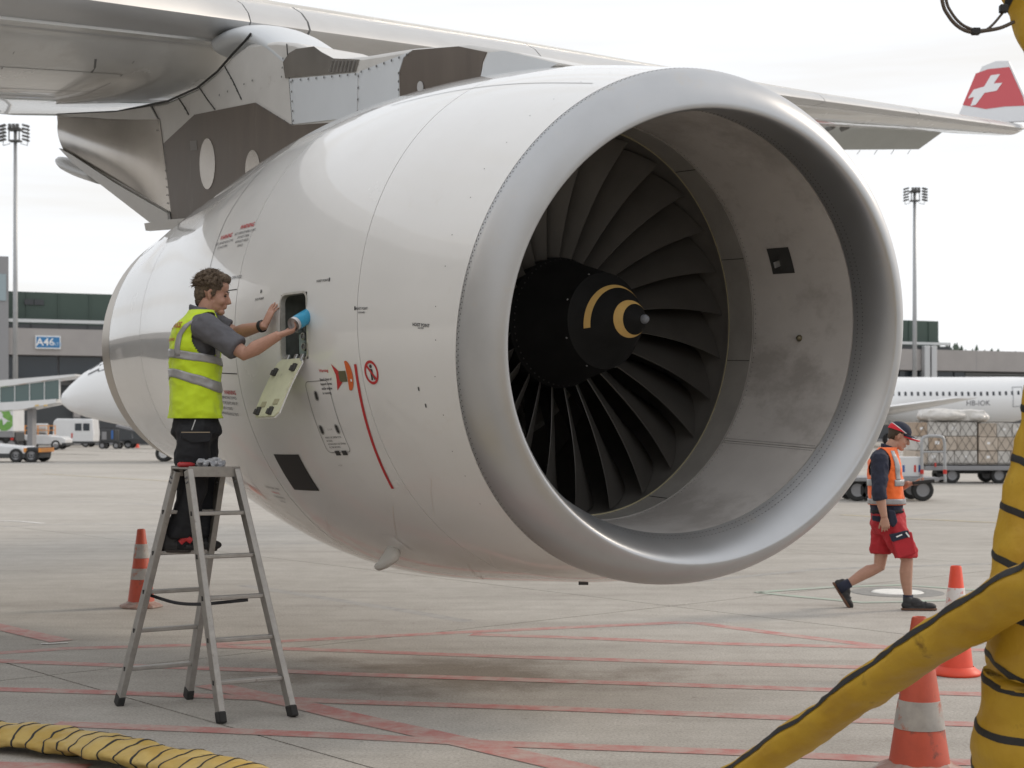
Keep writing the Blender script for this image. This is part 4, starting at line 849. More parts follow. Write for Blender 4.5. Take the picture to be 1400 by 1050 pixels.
def shoe(name, heel, toe, up, m_up, m_sole, parent, s=1.0, ankle=None):
    f = (toe - heel).normalized(); L = (toe - heel).length; l = up.cross(f).normalized(); u = f.cross(l); P = lambda a, b, z: heel + f * (a * L) + l * b + u * z
    mb = MB(); mb.ell(P(0.17, 0, 0.045), (0.055, 0.036, 0.042), (f, l, u)); mb.ell(P(0.5, 0, 0.045), (0.10, 0.040, 0.038), (f, l, u)); mb.ell(P(0.76, 0, 0.036), (0.075, 0.045, 0.033), (f, l, u)); mb.ell(P(0.38, 0, 0.07), (0.07, 0.036, 0.045), (f, l, u)); mb.ell(P(0.2, 0, 0.08), (0.05, 0.035, 0.045), (f, l, u)); mb.tube([P(0.08, 0, 0.02), P(0.3, 0, 0.02), P(0.75, 0, 0.02), P(0.97, 0, 0.02)], [(0.018, 0.03), (0.018, 0.034), (0.018, 0.042), (0.018, 0.025)], 12, up=u)
    o = remesh(mb, name, m_up, parent, 0.006, 4)
    mb = MB(); out = []
    for a, b in ((0.0, 0.018), (0.06, 0.031), (0.25, 0.036), (0.5, 0.038), (0.72, 0.047), (0.88, 0.042), (0.97, 0.026), (1.0, 0.010)): out.append((a, b))
    poly = [P(a, b, 0.0) for a, b in out] + [P(a, -b, 0.0) for a, b in out[::-1]]; mb.prism(poly, u * 0.018); mb.obj('sole', m_sole, o, bevel=0.005)
    for a in (0.42, 0.55, 0.67):
        mb = MB(); mb.tube([P(a, -0.036, 0.06), P(a + 0.02, -0.02, 0.093 - 0.05 * (a - 0.3)), P(a + 0.02, 0.02, 0.093 - 0.05 * (a - 0.3)), P(a, 0.036, 0.06)], 0.005, 6); mb.obj('strap', m_sole if False else m_up, o)
    return o
class Torso:                 # stacked superellipse sections: (centre, half front-back, half left-right)
    def __init__(s, secs, f, l): s.c = [Vector(a[0]) for a in secs]; s.r = [(a[1], a[2]) for a in secs]; s.f = f.normalized(); s.l = l.normalized(); s.n = len(secs) - 1
    def at(s, h, th, off=0.0, wob=0.0):
        t = max(0.0, min(0.99999, h)) * s.n; i = int(t); q = t - i
        def cr(a, b, c, d): return 0.5 * ((2 * b) + (c - a) * q + (2 * a - 5 * b + 4 * c - d) * q * q + (3 * b - a - 3 * c + d) * q ** 3)
        I = [max(i - 1, 0), i, i + 1, min(i + 2, s.n)]; c = cr(*[s.c[k] for k in I]); rf = cr(*[s.r[k][0] for k in I]) + off; rl = cr(*[s.r[k][1] for k in I]) + off
        a = R(th); ca, sa = math.cos(a), math.sin(a); e = 0.8
        p = c + s.f * (rf * math.copysign(abs(ca) ** e, ca)) + s.l * (rl * math.copysign(abs(sa) ** e, sa))
        if wob:
            k = noise.noise(Vector((p.x * 9, p.y * 9, p.z * 14 + 3))) + 0.6 * noise.noise(Vector((p.x * 22, p.y * 22, p.z * 26))); d = (p - c).normalized(); p = p + d * (k * wob)
        return p
    def solid(s, mb, off=0.0, nh=20, n=36):
        b = len(mb.v)
        for i in range(nh + 1): mb.v += [s.at(i / nh, 360 * k / n, off) for k in range(n)]
        for i in range(nh):
            for k in range(n): mb.f.append([b + i * n + k, b + i * n + (k + 1) % n, b + (i + 1) * n + (k + 1) % n, b + (i + 1) * n + k])
        mb.f.append([b + k for k in range(n)][::-1]); mb.f.append([b + nh * n + k for k in range(n)])
    def grid(s, h0, h1, t0, t1, nh, nth, off, wob, hole=None, shift=None):
        V = []; Fc = []
        for i in range(nh + 1):
            for j in range(nth + 1):
                th = t0 + (t1 - t0) * j / nth; h = h0 + (h1 - h0) * i / nh
                if shift: h += shift(th)
                V.append(s.at(h, th, off, wob))
        for i in range(nh):
            for j in range(nth):
                q = [i * (nth + 1) + j, i * (nth + 1) + j + 1, (i + 1) * (nth + 1) + j + 1, (i + 1) * (nth + 1) + j]
                cpt = (V[q[0]] + V[q[2]]) / 2
                if hole and hole(cpt): continue
                Fc.append(q)
        return V, Fc
def cloth(name, V, Fc, m, parent, th=0.004):
    o = obj(name, V, Fc, m, parent, smooth=True, fixn=False); md = o.modifiers.new('solid', 'SOLIDIFY'); md.thickness = th; md.offset = 0; return o

M_SKIN = mat('skin', (0.46, 0.255, 0.185), 0.5, var=0.08, vscale=25, bump=0.1, bscale=120)
M_SKIN2 = mat('skin tanned', (0.44, 0.245, 0.175), 0.5, var=0.08, vscale=25, bump=0.1, bscale=120)
M_REFL = mat('silver reflective tape', (0.36, 0.36, 0.37), 0.35, metal=0.3, var=0.06, vscale=30, bump=0.3, bscale=25)
M_HIVIS = mat('hi-vis yellow cloth', (0.60, 0.80, 0.02), 0.75, var=0.06, vscale=12, bump=0.7, bscale=11, sheen=0.2)
M_HIORG = mat('hi-vis orange cloth', (0.92, 0.16, 0.025), 0.75, var=0.05, vscale=12, bump=0.7, bscale=11, sheen=0.2)
M_POLO = mat('grey polo cloth', (0.115, 0.115, 0.13), 0.85, var=0.1, vscale=20, bump=0.3, bscale=25)
M_TROU = mat('black work trousers', (0.016, 0.017, 0.021), 0.85, var=0.15, vscale=14, bump=0.4, bscale=22)
M_NAVY = mat('navy cloth', (0.018, 0.022, 0.042), 0.85, var=0.12, vscale=16, bump=0.4, bscale=24)
M_REDC = mat('red work shorts cloth', (0.42, 0.018, 0.028), 0.8, var=0.08, vscale=14, bump=0.4, bscale=22)
M_SHOE = mat('black shoe', (0.018, 0.018, 0.02), 0.6, var=0.15, vscale=30); M_SOLE = mat('shoe sole', (0.03, 0.025, 0.022), 0.7); M_SOLEO = mat('brown sole', (0.12, 0.055, 0.03), 0.7)
XF, YL = Vector((1, 0, 0)), Vector((0, 1, 0))

# ---- mechanic on the ladder (faces right; near arm is his right arm)
D0 = 9.42
mech = thing('person', 'mechanic in yellow reflective vest and black trousers, standing on the ladder at the open hatch', 'person', (-1.95, D0, 0.93))
m_f = Vector((0.97, 0.22, 0)); m_l = Vector((-0.22, 0.97, 0))
body = MB()
hc = px(291.5, 402, D0 + 0.02); hup = Vector((0.06, 0, 1)).normalized()
f_, l_, u_ = head(body, hc, Vector((0.99, 0.03, -0.14)), hup, 1.0)
body.tube([px(277, 440, D0), px(281, 428, D0), px(287, 410, D0)], [0.07, 0.058, 0.055], 14)
sec = [((268, 572), .155, .185), ((267, 545), .15, .185), ((267, 515), .15, .185), ((267, 491), .152, .19), ((267, 465), .145, .20), ((270, 445), .125, .195), ((275, 431), .085, .15), ((278, 421), .055, .075)]
T0 = Torso([(px(c[0], c[1], D0), a - 0.02, b - 0.02) for c, a, b in sec], m_f, m_l)
body.tube([px(267, 560, D0), px(267, 500, D0), px(269, 455, D0), px(277, 430, D0)], [0.12, 0.12, 0.12, 0.07], 14)
shR, shL = px(281, 446, D0 - 0.175), px(288, 442, D0 + 0.17)
elR, wrR = px(335, 484, D0 - 0.24), px(382, 458, 9.13)
elL, wrL = px(322, 455, D0 + 0.18), px(362, 445, 9.44)
body.tube([shR, shR.lerp(elR, 0.5), elR, elR.lerp(wrR, 0.3), elR.lerp(wrR, 0.7), wrR], [0.055, 0.050, 0.043, 0.046, 0.036, 0.029], 14)
body.tube([shL, shL.lerp(elL, 0.5), elL, elL.lerp(wrL, 0.3), elL.lerp(wrL, 0.7), wrL], [0.055, 0.050, 0.042, 0.044, 0.034, 0.028], 14)
canc = px(405, 441, 9.14); hR = px(395, 452, 9.12)
hand(body, wrR, (px(402, 452, 9.16) - wrR), Vector((0.25, 0.2, 0.95)), -1, curl=(22, 24, 26, 30), thumb=(50, 10), spread=5, joint=(1, 1.3, 1.0))
hand(body, wrL, (px(374, 418, 9.47) - wrL), Vector((0.75, 0.65, -0.2)), 1, curl=(6, 4, 6, 10), thumb=(48, 4), spread=7)
remesh(body, 'body', M_SKIN, mech, 0.0042, 5)
eyes(hc, f_, l_, u_, 1.0, mech)
# hair
hb = MB(); fC = lambda a, b, z: hc + f_ * a + l_ * b + u_ * z
hb.ell(fC(-0.018, 0, 0.052), (0.102, 0.086, 0.083), (f_, l_, u_), 18, 14); hb.ell(fC(-0.062, 0, 0.00), (0.055, 0.074, 0.075), (f_, l_, u_)); hb.ell(fC(0.045, 0, 0.098), (0.052, 0.062, 0.038), (f_, l_, u_)); hb.ell(fC(-0.07, 0, -0.045), (0.035, 0.055, 0.05), (f_, l_, u_))
for sg in (1, -1): hb.ell(fC(0.008, sg * 0.070, 0.022), (0.022, 0.016, 0.045), (f_, l_, u_)); 
random.seed(11)
for i in range(260):
    a = random.uniform(0, 2 * math.pi); e = random.uniform(0.0, 1.45); p = fC(-0.02 + 0.108 * math.cos(a) * math.cos(e), 0.090 * math.sin(a) * math.cos(e), 0.05 + 0.092 * math.sin(e))
    if (p - hc).dot(f_) > 0.075 and (p - hc).dot(u_) < 0.085: continue
    hb.ell(p, (random.uniform(.006, .013),) * 3, nu=7, nv=5)
hst = MB()
for i in range(1300):
    a = random.uniform(0, 2 * math.pi); e = random.uniform(-0.25, 1.5); dr = f_ * (math.cos(a) * math.cos(e)) + l_ * (math.sin(a) * math.cos(e)) + u_ * math.sin(e); p = fC(-0.02, 0, 0.05) + f_ * (0.106 * math.cos(a) * math.cos(e)) + l_ * (0.088 * math.sin(a) * math.cos(e)) + u_ * (0.090 * math.sin(e))
    if (p - hc).dot(f_) > 0.055 and (p - hc).dot(u_) < 0.075: continue
    if (p - hc).dot(u_) < 0.03 and (p - hc).dot(f_) > -0.03: continue
    tn = Vector((random.uniform(-1, 1), random.uniform(-1, 1), random.uniform(-1, 0.6))); q1 = p + dr * 0.010 + tn * 0.006; q2 = q1 + dr * 0.003 + tn * 0.010; hst.tube([p - dr * 0.01, q1, q2], [0.0018, 0.0014, 0.0006], 3, cap=False)
o_h = hst.obj('hair_strands', mat('hair strand brown', (0.11, 0.075, 0.05), 0.6), mech, fixn=False); o_h['kind'] = 'stuff'
remesh(hb, 'hair', mat('brown curly hair', (0.065, 0.045, 0.032), 0.8, col2=(0.17, 0.125, 0.085), vscale=70, bump=0.8, bscale=160), mech, 0.004, 1, [(0.010, 0.008)])
# shirt with sleeves and collar
sb = MB(); T0.solid(sb, -0.004)
sb.tube([shR + Vector((-0.04, 0.06, 0.01)), shR + Vector((-0.01, 0.0, 0.0)), shR.lerp(elR, 0.45), shR.lerp(elR, 0.80), shR.lerp(elR, 0.83)], [0.075, 0.085, 0.076, 0.077, 0.066], 16)
sb.tube([shL + Vector((-0.04, -0.06, 0.01)), shL, shL.lerp(elL, 0.5), shL.lerp(elL, 0.74), shL.lerp(elL, 0.77)], [0.075, 0.082, 0.072, 0.072, 0.06], 16)
sb.ell(px(276, 431, D0), (0.09, 0.13, 0.05))
shirt = remesh(sb, 'shirt', M_POLO, mech, 0.008, 4, [(0.09, 0.02), (0.04, 0.008)])
cb = MB(); cp = [px(277 + 17.5 * math.cos(a) + (3 if math.cos(a) > 0 else 0), 427 + 6 * math.cos(a), D0 + 0.078 * math.sin(a)) for a in np.linspace(0.35, 2 * math.pi - 0.35, 22)]; cb.tube(cp, (0.024, 0.007), 8, up=(0, 0, 1)); cb.obj('collar', M_POLO, shirt, smooth=True)
# vest
cR = shR + Vector((0.015, 0, -0.035)); cL = shL + Vector((0.015, 0, -0.035))
def arm_hole(p):
    for c, sg in ((cR, -1), (cL, 1)):
        d = p - c
        if (d.x / 0.095) ** 2 + ((d.z + 0.01) / 0.135) ** 2 < 1 and (p.y - D0) * sg > 0.07: return True
    return False
V, Fc = T0.grid(-0.0, 0.93, -3, 357, 110, 210, 0.024, 0.012, arm_hole); vest = cloth('vest', V, Fc, M_HIVIS, mech)
def vband(tor, h, w, t0, t1, sh=None, off=0.030, wob=0.010, hole=None, par=None, name='reflective_band'):
    V, Fc = tor.grid(h - w / 2, h + w / 2, t0, t1, 4, max(12, int(abs(t1 - t0) / 4)), off, wob, hole, sh); return cloth(name, V, Fc, M_REFL, par)
tilt = lambda th: 0.035 * -math.cos(R(th)) * -1
vband(T0, 0.435, 0.062, 0, 360, lambda th: -0.034 * math.cos(R(th)), par=vest); vband(T0, 0.262, 0.066, 0, 360, lambda th: -0.045 * math.cos(R(th)) + 0.012 * math.sin(R(th * 2)), par=vest)
def vstrap(tor, pts, w, off, wob, par, hole=None):
    V = []; Fc = []
    n = 24
    for i in range(n + 1):
        t = i / n * (len(pts) - 1); k = min(int(t), len(pts) - 2); q = t - k; h = pts[k][0] + (pts[k + 1][0] - pts[k][0]) * q; th = pts[k][1] + (pts[k + 1][1] - pts[k][1]) * q
        for j in range(4): V.append(tor.at(h, th + w * (j / 3 - 0.5), off, wob))
    for i in range(n):
        for j in range(3): Fc.append([i * 4 + j, i * 4 + j + 1, (i + 1) * 4 + j + 1, (i + 1) * 4 + j])
    return cloth('reflective_band', V, Fc, M_REFL, par)
for sg in (-1, 1): vstrap(T0, [(0.44, sg * 128), (0.60, sg * 126), (0.70, sg * 112), (0.775, sg * 90), (0.80, sg * 70)], 15, 0.031, 0.010, vest); vstrap(T0, [(0.44, sg * 38), (0.66, sg * 42), (0.80, sg * 62)], 17, 0.031, 0.010, vest)
M_VTX = mat('red vest print', (0.45, 0.05, 0.05), 0.6)
def vtext(tor, body_, h, th, size, m, off, wob, par):
    v, f = text2d(body_, size, 'CENTER', True); c, = (tor.at(h, th, off, wob),); V = []
    for u, w in v:
        t2 = th + math.degrees(u / 0.17) ; V.append(tor.at(h + w / 0.66, t2, off, wob))
    return obj('lettering', V, f, m, par)
vtext(T0, 'SWISS', 0.70, -157, 0.060, M_VTX, 0.031, 0.010, vest); vtext(T0, 'technics', 0.57, -160, 0.030, M_VTX, 0.031, 0.010, vest)
# trousers, belt pocket, shoes
hipR, hipL = px(265, 590, D0 - 0.10), px(272, 588, D0 + 0.10)
kR, kL = px(262, 672, D0 - 0.12), px(279, 668, D0 + 0.06); aR, aL = px(244, 738, 9.32), px(272, 736, 9.46)
tb = MB(); tb.tube([px(267, 556, D0), px(268, 568, D0), px(268, 592, D0), px(268, 606, D0)], [(0.105, 0.13), (0.132, 0.165), (0.150, 0.195), (0.10, 0.15)], 20, up=m_f)
for h_, k_, a_ in ((hipR, kR, aR), (hipL, kL, aL)):
    tb.tube([h_ + Vector((0, 0, 0.04)), h_, h_.lerp(k_, 0.5), k_, k_.lerp(a_, 0.5), a_ + Vector((0, 0, 0.05)), a_ + Vector((0, 0, 0.015))], [0.10, 0.112, 0.105, 0.088, 0.084, 0.083, 0.078], 18)
tro = remesh(tb, 'trousers', M_TROU, mech, 0.009, 4, [(0.12, 0.03), (0.05, 0.014)])
mb = MB(); mb.bar(px(248, 591, D0 - 0.215), px(287, 591, D0 - 0.222), 0.006, 0.006); mb.obj('pocket_seam', mat('tan seam', (0.30, 0.25, 0.18), 0.8), tro)
mb = MB(); mb.bar(px(262, 588, D0 - 0.222), px(267, 574, D0 - 0.215), 0.010, 0.006); mb.obj('pocket_pen', M_MET, tro)
V = [px(x, y, D0 - 0.222) for x, y in ((246, 592), (288, 592), (287, 604), (262, 606), (250, 600))]; mb = MB(); mb.prism(V, Vector((0, 0.05, 0))); mb.obj('pocket_flap', M_TROU, tro, bevel=0.006)
sR = shoe('shoe', px(221, 755, 9.28), px(261, 755, 9.34), Vector((0, 0, 1)), M_SHOE, M_SOLE, mech); sL = shoe('shoe', px(254, 753, 9.42), px(297, 753, 9.48), Vector((0, 0, 1)), M_SHOE, M_SOLE, mech)
for a_ in (aR, aL):
    mb = MB(); mb.tube([a_ + Vector((0.02, 0, -0.05)), a_ + Vector((0.005, 0, 0.03))], [0.05, 0.045], 12); mb.obj('sock', M_TROU, mech, smooth=True)
mb = MB(); mb.tube(smooth_path([px(246, 742, 9.275), px(254, 736, 9.28), px(262, 740, 9.29)], 8), (0.018, 0.01), 8); mb.obj('shoe_trim', M_REDM, sR)
mb = MB(); wd_ = (wrL - elL).normalized(); q = elL.lerp(wrL, 0.90); mb.revolve([(-0.014, 0.034), (-0.010, 0.038), (0.010, 0.038), (0.014, 0.034)], q, wd_, 20); mb.obj('wristwatch', M_RUB, mech, smooth=True)
# oil can in his hand
can_ax = Vector((0.50, 0.78, 0.42)).normalized(); cb_ = px(401, 444, 9.12)
mb = MB(); mb.revolve([(0.028, 0), (0.026, 0.036), (0.0, 0.042), (0.004, 0.043), (0.06, 0.043)], cb_ - can_ax * 0.0, can_ax, 28); can = mb.obj('oil_can', mat('can silver', (0.55, 0.55, 0.56), 0.3, metal=0.6, var=0.08, vscale=30), None, smooth=True, auto=35); tag(can, 'blue and silver oil can tilted into the open hatch in the mechanic\'s hand', 'can')
mb = MB(); mb.revolve([(0.022, 0.0437), (0.155, 0.0437), (0.165, 0.04), (0.165, 0)], cb_, can_ax, 28); mb.obj('can_label', mat('can blue', (0.03, 0.30, 0.50), 0.35, var=0.1, vscale=30), can, smooth=True, auto=35)

# ---- walking ramp worker (faces right)
D1 = 14.3
walk = thing('person', 'walking worker in orange vest, red shorts and navy cap, looking at a handheld device', 'person', (3.7, D1, 0))
wf, wl = Vector((0.98, -0.17, 0)), Vector((0.17, 0.98, 0))
body = MB(); hc = px(1229.5, 596.5, D1); f_, l_, u_ = head(body, hc, Vector((0.90, -0.18, -0.34)), Vector((0.25, 0, 1)).normalized(), 0.98)
body.tube([px(1211, 626, D1), px(1214, 618, D1), px(1223, 603, D1)], [0.075, 0.06, 0.055], 14)
body.tube([px(1214, 690, D1), px(1211, 650, D1), px(1211, 628, D1)], [0.12, 0.13, 0.10], 14)
shR, shL = px(1203, 626, D1 - 0.19), px(1216, 625, D1 + 0.17)
elR, wrR = px(1202, 674, D1 - 0.26), px(1209, 707, D1 - 0.27); elL, wrL = px(1219, 672, D1 + 0.20), px(1243, 661, D1 + 0.02)
body.tube([shR, elR, elR.lerp(wrR, 0.3), elR.lerp(wrR, 0.7), wrR], [0.055, 0.044, 0.047, 0.037, 0.03], 14); body.tube([shL, elL, elL.lerp(wrL, 0.3), elL.lerp(wrL, 0.7), wrL], [0.055, 0.044, 0.046, 0.036, 0.029], 14)
hand(body, wrR, Vector((0.12, -0.03, -1)), Vector((0.2, 0.95, 0)), -1, curl=(26, 28, 30, 34), thumb=(28, 20))
hand(body, wrL, Vector((1, -0.05, 0.02)), Vector((0, 0.1, 1)), 1, curl=(30, 32, 34, 36), thumb=(40, 30), joint=(0.6, 1.4, 1.0))
hipR, hipL = px(1216, 712, D1 - 0.09), px(1211, 712, D1 + 0.09)
kR, aR = px(1240, 765, D1 - 0.08), px(1241.5, 822, D1 - 0.06); kL, aL = px(1202, 775, D1 + 0.10), px(1154, 801, D1 + 0.10)
for h_, k_, a_ in ((hipR, kR, aR), (hipL, kL, aL)):
    d = (a_ - k_); bk = Vector((-0.012, 0, 0)) if h_ is hipR else Vector((0.0, 0, 0.012))
    body.tube([h_, h_.lerp(k_, 0.6), k_, k_ + d * 0.28 + bk, k_ + d * 0.5 + bk, k_ + d * 0.85, a_], [0.09, 0.068, 0.056, 0.060, 0.054, 0.038, 0.038], 16)
body.tube([px(1214, 690, D1), px(1214, 712, D1)], [0.12, 0.13], 14)
remesh(body, 'body', M_SKIN2, walk, 0.0045, 5); eyes(hc, f_, l_, u_, 0.98, walk)
fC = lambda a, b, z: hc + f_ * a + l_ * b + u_ * z
hb = MB(); hb.ell(fC(-0.022, 0, 0.035), (0.094, 0.081, 0.075), (f_, l_, u_)); hb.ell(fC(-0.06, 0, -0.005), (0.046, 0.070, 0.06), (f_, l_, u_))
remesh(hb, 'hair', mat('short brown hair', (0.06, 0.042, 0.028), 0.85, bump=0.5, bscale=200), walk, 0.006, 2)
# cap
V = []; nS = 96
for j in range(33):
    e = R(j * 90 / 32); 
    for i in range(nS): a = 2 * math.pi * i / nS; V.append(fC(-0.014 + 0.112 * math.cos(a) * math.cos(e), 0.091 * math.sin(a) * math.cos(e), 0.042 + 0.024 * math.cos(a) * 0 + 0.094 * math.sin(e) ** 0.9))
Fc = [(j * nS + i, j * nS + (i + 1) % nS, (j + 1) * nS + (i + 1) % nS, (j + 1) * nS + i) for j in range(32) for i in range(nS)]
cap = obj('cap', V, Fc, [M_NAVY, mat('cap red', (0.60, 0.02, 0.035), 0.8), mat('cap white', (0.75, 0.75, 0.75), 0.8)], walk, smooth=True)
for p in cap.data.polygons:
    q = p.center - hc; bx = q.dot(f_); bz = q.dot(u_); lim = 0.098 - 0.36 * (bx + 0.10)
    p.material_index = 1 if bz < lim - 0.006 else (2 if bz < lim else 0)
V = []
for i in range(13):
    a = R(-75 + 150 * i / 12)
    for k, (rr, dz) in enumerate(((0.088, 0.0), (0.135, -0.008), (0.175, -0.022))): V.append(fC(-0.014 + (0.10 + (rr - 0.088) * 1.15) * math.cos(a), 0.088 * math.sin(a) * (1 - 0.12 * k), 0.044 + dz - 0.012 * abs(math.sin(a))))
o = cloth('cap_peak', V, [(i * 3 + k, i * 3 + k + 1, (i + 1) * 3 + k + 1, (i + 1) * 3 + k) for i in range(12) for k in range(2)], M_NAVY, cap, 0.006)
mb = MB(); mb.tube([Vector(V[i * 3 + 2]) for i in range(13)], 0.006, 6); mb.obj('peak_edge', MATS['cap red'], cap)
mb = MB(); mb.tube([Vector(V[i * 3 + 2]) + u_ * 0.008 - f_ * 0.004 for i in range(13)], 0.004, 6); mb.obj('peak_stripe', MATS['cap white'], cap)
# jumper
sec = [((1213, 701), .155, .185), ((1212, 688), .155, .185), ((1211, 670), .15, .185), ((1210, 652), .148, .195), ((1209, 636), .14, .205), ((1210, 624), .115, .19), ((1212, 616), .085, .14), ((1214, 610), .058, .07)]
T1 = Torso([(px(c[0], c[1], D1), a - 0.012, b - 0.012) for c, a, b in sec], wf, wl)
sb = MB(); T1.solid(sb, 0.004)
sb.tube([shR + Vector((0.0, 0.06, 0.01)), shR, shR.lerp(elR, 0.5), elR, elR.lerp(wrR, 0.25), elR.lerp(wrR, 0.30)], [0.075, 0.082, 0.074, 0.068, 0.072, 0.06], 16)
sb.tube([shL + Vector((0.0, -0.06, 0.01)), shL, shL.lerp(elL, 0.5), elL, elL.lerp(wrL, 0.3), elL.lerp(wrL, 0.36)], [0.075, 0.080, 0.072, 0.066, 0.066, 0.055], 16)
jump = remesh(sb, 'jumper', M_NAVY, walk, 0.009, 4, [(0.09, 0.025), (0.04, 0.012)])
cp = [px(1214 + 11 * math.cos(a) + 2, 613 + 4 * math.cos(a), D1 + 0.076 * math.sin(a)) for a in np.linspace(0.4, 2 * math.pi - 0.4, 20)]; mb = MB(); mb.tube(cp, (0.024, 0.007), 8, up=(0, 0, 1)); mb.obj('collar', M_NAVY, jump, smooth=True)
cR = shR + Vector((0.0, 0, -0.03)); cL = shL + Vector((0.0, 0, -0.03))
def arm_hole2(p):
    for c, sg in ((cR, -1), (cL, 1)):
        d = p - c
        if (d.x / 0.095) ** 2 + ((d.z + 0.02) / 0.155) ** 2 < 1 and (p.y - D1) * sg > 0.06: return True
    return False
V, Fc = T1.grid(0.13, 0.95, -3, 357, 100, 200, 0.022, 0.010, arm_hole2); vest2 = cloth('vest', V, Fc, M_HIORG, walk)
vband(T1, 0.17, 0.062, 0, 360, None, 0.028, par=vest2); vband(T1, 0.37, 0.070, -70, 70, None, 0.028, par=vest2); vband(T1, 0.37, 0.070, 110, 250, None, 0.028, par=vest2)
for sg in (-1, 1): vstrap(T1, [(0.40, sg * 52), (0.62, sg * 52), (0.86, sg * 68)], 22, 0.029, 0.010, vest2); vstrap(T1, [(0.20, sg * 130), (0.62, sg * 130), (0.84, sg * 110)], 22, 0.029, 0.010, vest2)
# shorts with pockets and belt pouch
tb = MB(); tb.tube([px(1214, 694, D1), px(1214, 703, D1), px(1213, 718, D1), px(1213, 730, D1)], [(0.145, 0.165), (0.16, 0.185), (0.165, 0.195), (0.12, 0.15)], 20, up=wf)
for h_, k_, sg in ((hipR, kR, 1), (hipL, kL, 0)):
    e = px(1240, 762, D1 - 0.085) if sg else px(1204, 757, D1 + 0.10)
    tb.tube([h_ + Vector((0, 0, 0.05)), h_, h_.lerp(e, 0.5), e + Vector((0, 0, 0.03)), e], [0.11, 0.12, 0.118, 0.115, 0.105] if sg else [0.11, 0.118, 0.112, 0.105, 0.092], 18)
shorts = remesh(tb, 'shorts', M_REDC, walk, 0.009, 4, [(0.11, 0.03), (0.05, 0.014)])
def side_patch(name, pts, m, par, y=-0.2, dy=0.03, bev=0.006):
    mb = MB(); mb.prism([px(a, b, D1 + y) for a, b in pts], Vector((0, dy, 0))); return mb.obj(name, m, par, bevel=bev)
side_patch('pocket', [(1219, 734), (1247, 727), (1253, 757), (1228, 764)], M_REDC, shorts, -0.225, 0.06, 0.012); fl = side_patch('pocket_flap', [(1217, 731), (1242, 725), (1244, 734), (1221, 741)], M_NAVY, shorts, -0.235, 0.05)
side_patch('pocket_label', [(1225, 733.5), (1233, 730), (1234, 731.5), (1226, 735)], M_WM, fl, -0.242, 0.004, 0)
side_patch('pocket_clip', [(1239, 727), (1244, 733), (1243, 735), (1238, 729)], M_WM, fl, -0.244, 0.004, 0)
side_patch('waist_panel', [(1193, 705), (1204, 706), (1204, 714), (1194, 712)], M_NAVY, shorts, -0.195, 0.05)
side_patch('belt_pouch', [(1214, 697), (1224, 698), (1228, 714), (1222, 722), (1216, 716)], M_NAVY, shorts, -0.24, 0.07, 0.015); side_patch('belt', [(1192, 698), (1236, 698), (1236, 701), (1192, 701)], M_RUB, shorts, -0.2, 0.02)
shoe('shoe', px(1232, 834, D1 - 0.10), px(1281, 834, D1 - 0.12), Vector((0, 0, 1)), M_SHOE, M_SOLEO, walk)
hl, te = px(1138, 797, D1 + 0.12), px(1161, 834, D1 + 0.12); fd = (te - hl).normalized()
hl2 = te - fd * 0.30; shoe('shoe', hl2, te, Vector((0.83, 0, 0.55)), M_SHOE, M_SOLEO, walk)
mb = MB(); mb.tube([aR + Vector((0, 0, -0.06)), aR + Vector((0, 0, 0.06))], [0.05, 0.047], 14); mb.obj('sock', M_NAVY, walk, smooth=True)
dd = (kL - aL).normalized(); mb = MB(); mb.tube([aL - dd * 0.06, aL + dd * 0.06], [0.052, 0.047], 14); mb.obj('sock', M_NAVY, walk, smooth=True)
# handheld device
mb = MB(); q = px(1262, 659, D1 - 0.02); mb.box(q, 0.20, 0.08, 0.032, (Vector((0.98, -0.1, 0.12)).normalized(), Vector((0.1, 0.98, 0)).normalized(), Vector((-0.12, 0, 0.98)).normalized())); dev = mb.obj('handheld_device', M_RUB, None, bevel=0.008); tag(dev, 'black handheld device in the walking worker\'s hand', 'device')
mb = MB(); mb.box(q + Vector((0.01, 0, 0.013)), 0.10, 0.055, 0.003, (Vector((0.98, -0.1, 0.12)).normalized(), Vector((0.1, 0.98, 0)).normalized(), Vector((-0.12, 0, 0.98)).normalized())); mb.obj('screen', mat('device screen', (0.05, 0.06, 0.07), 0.15), dev)

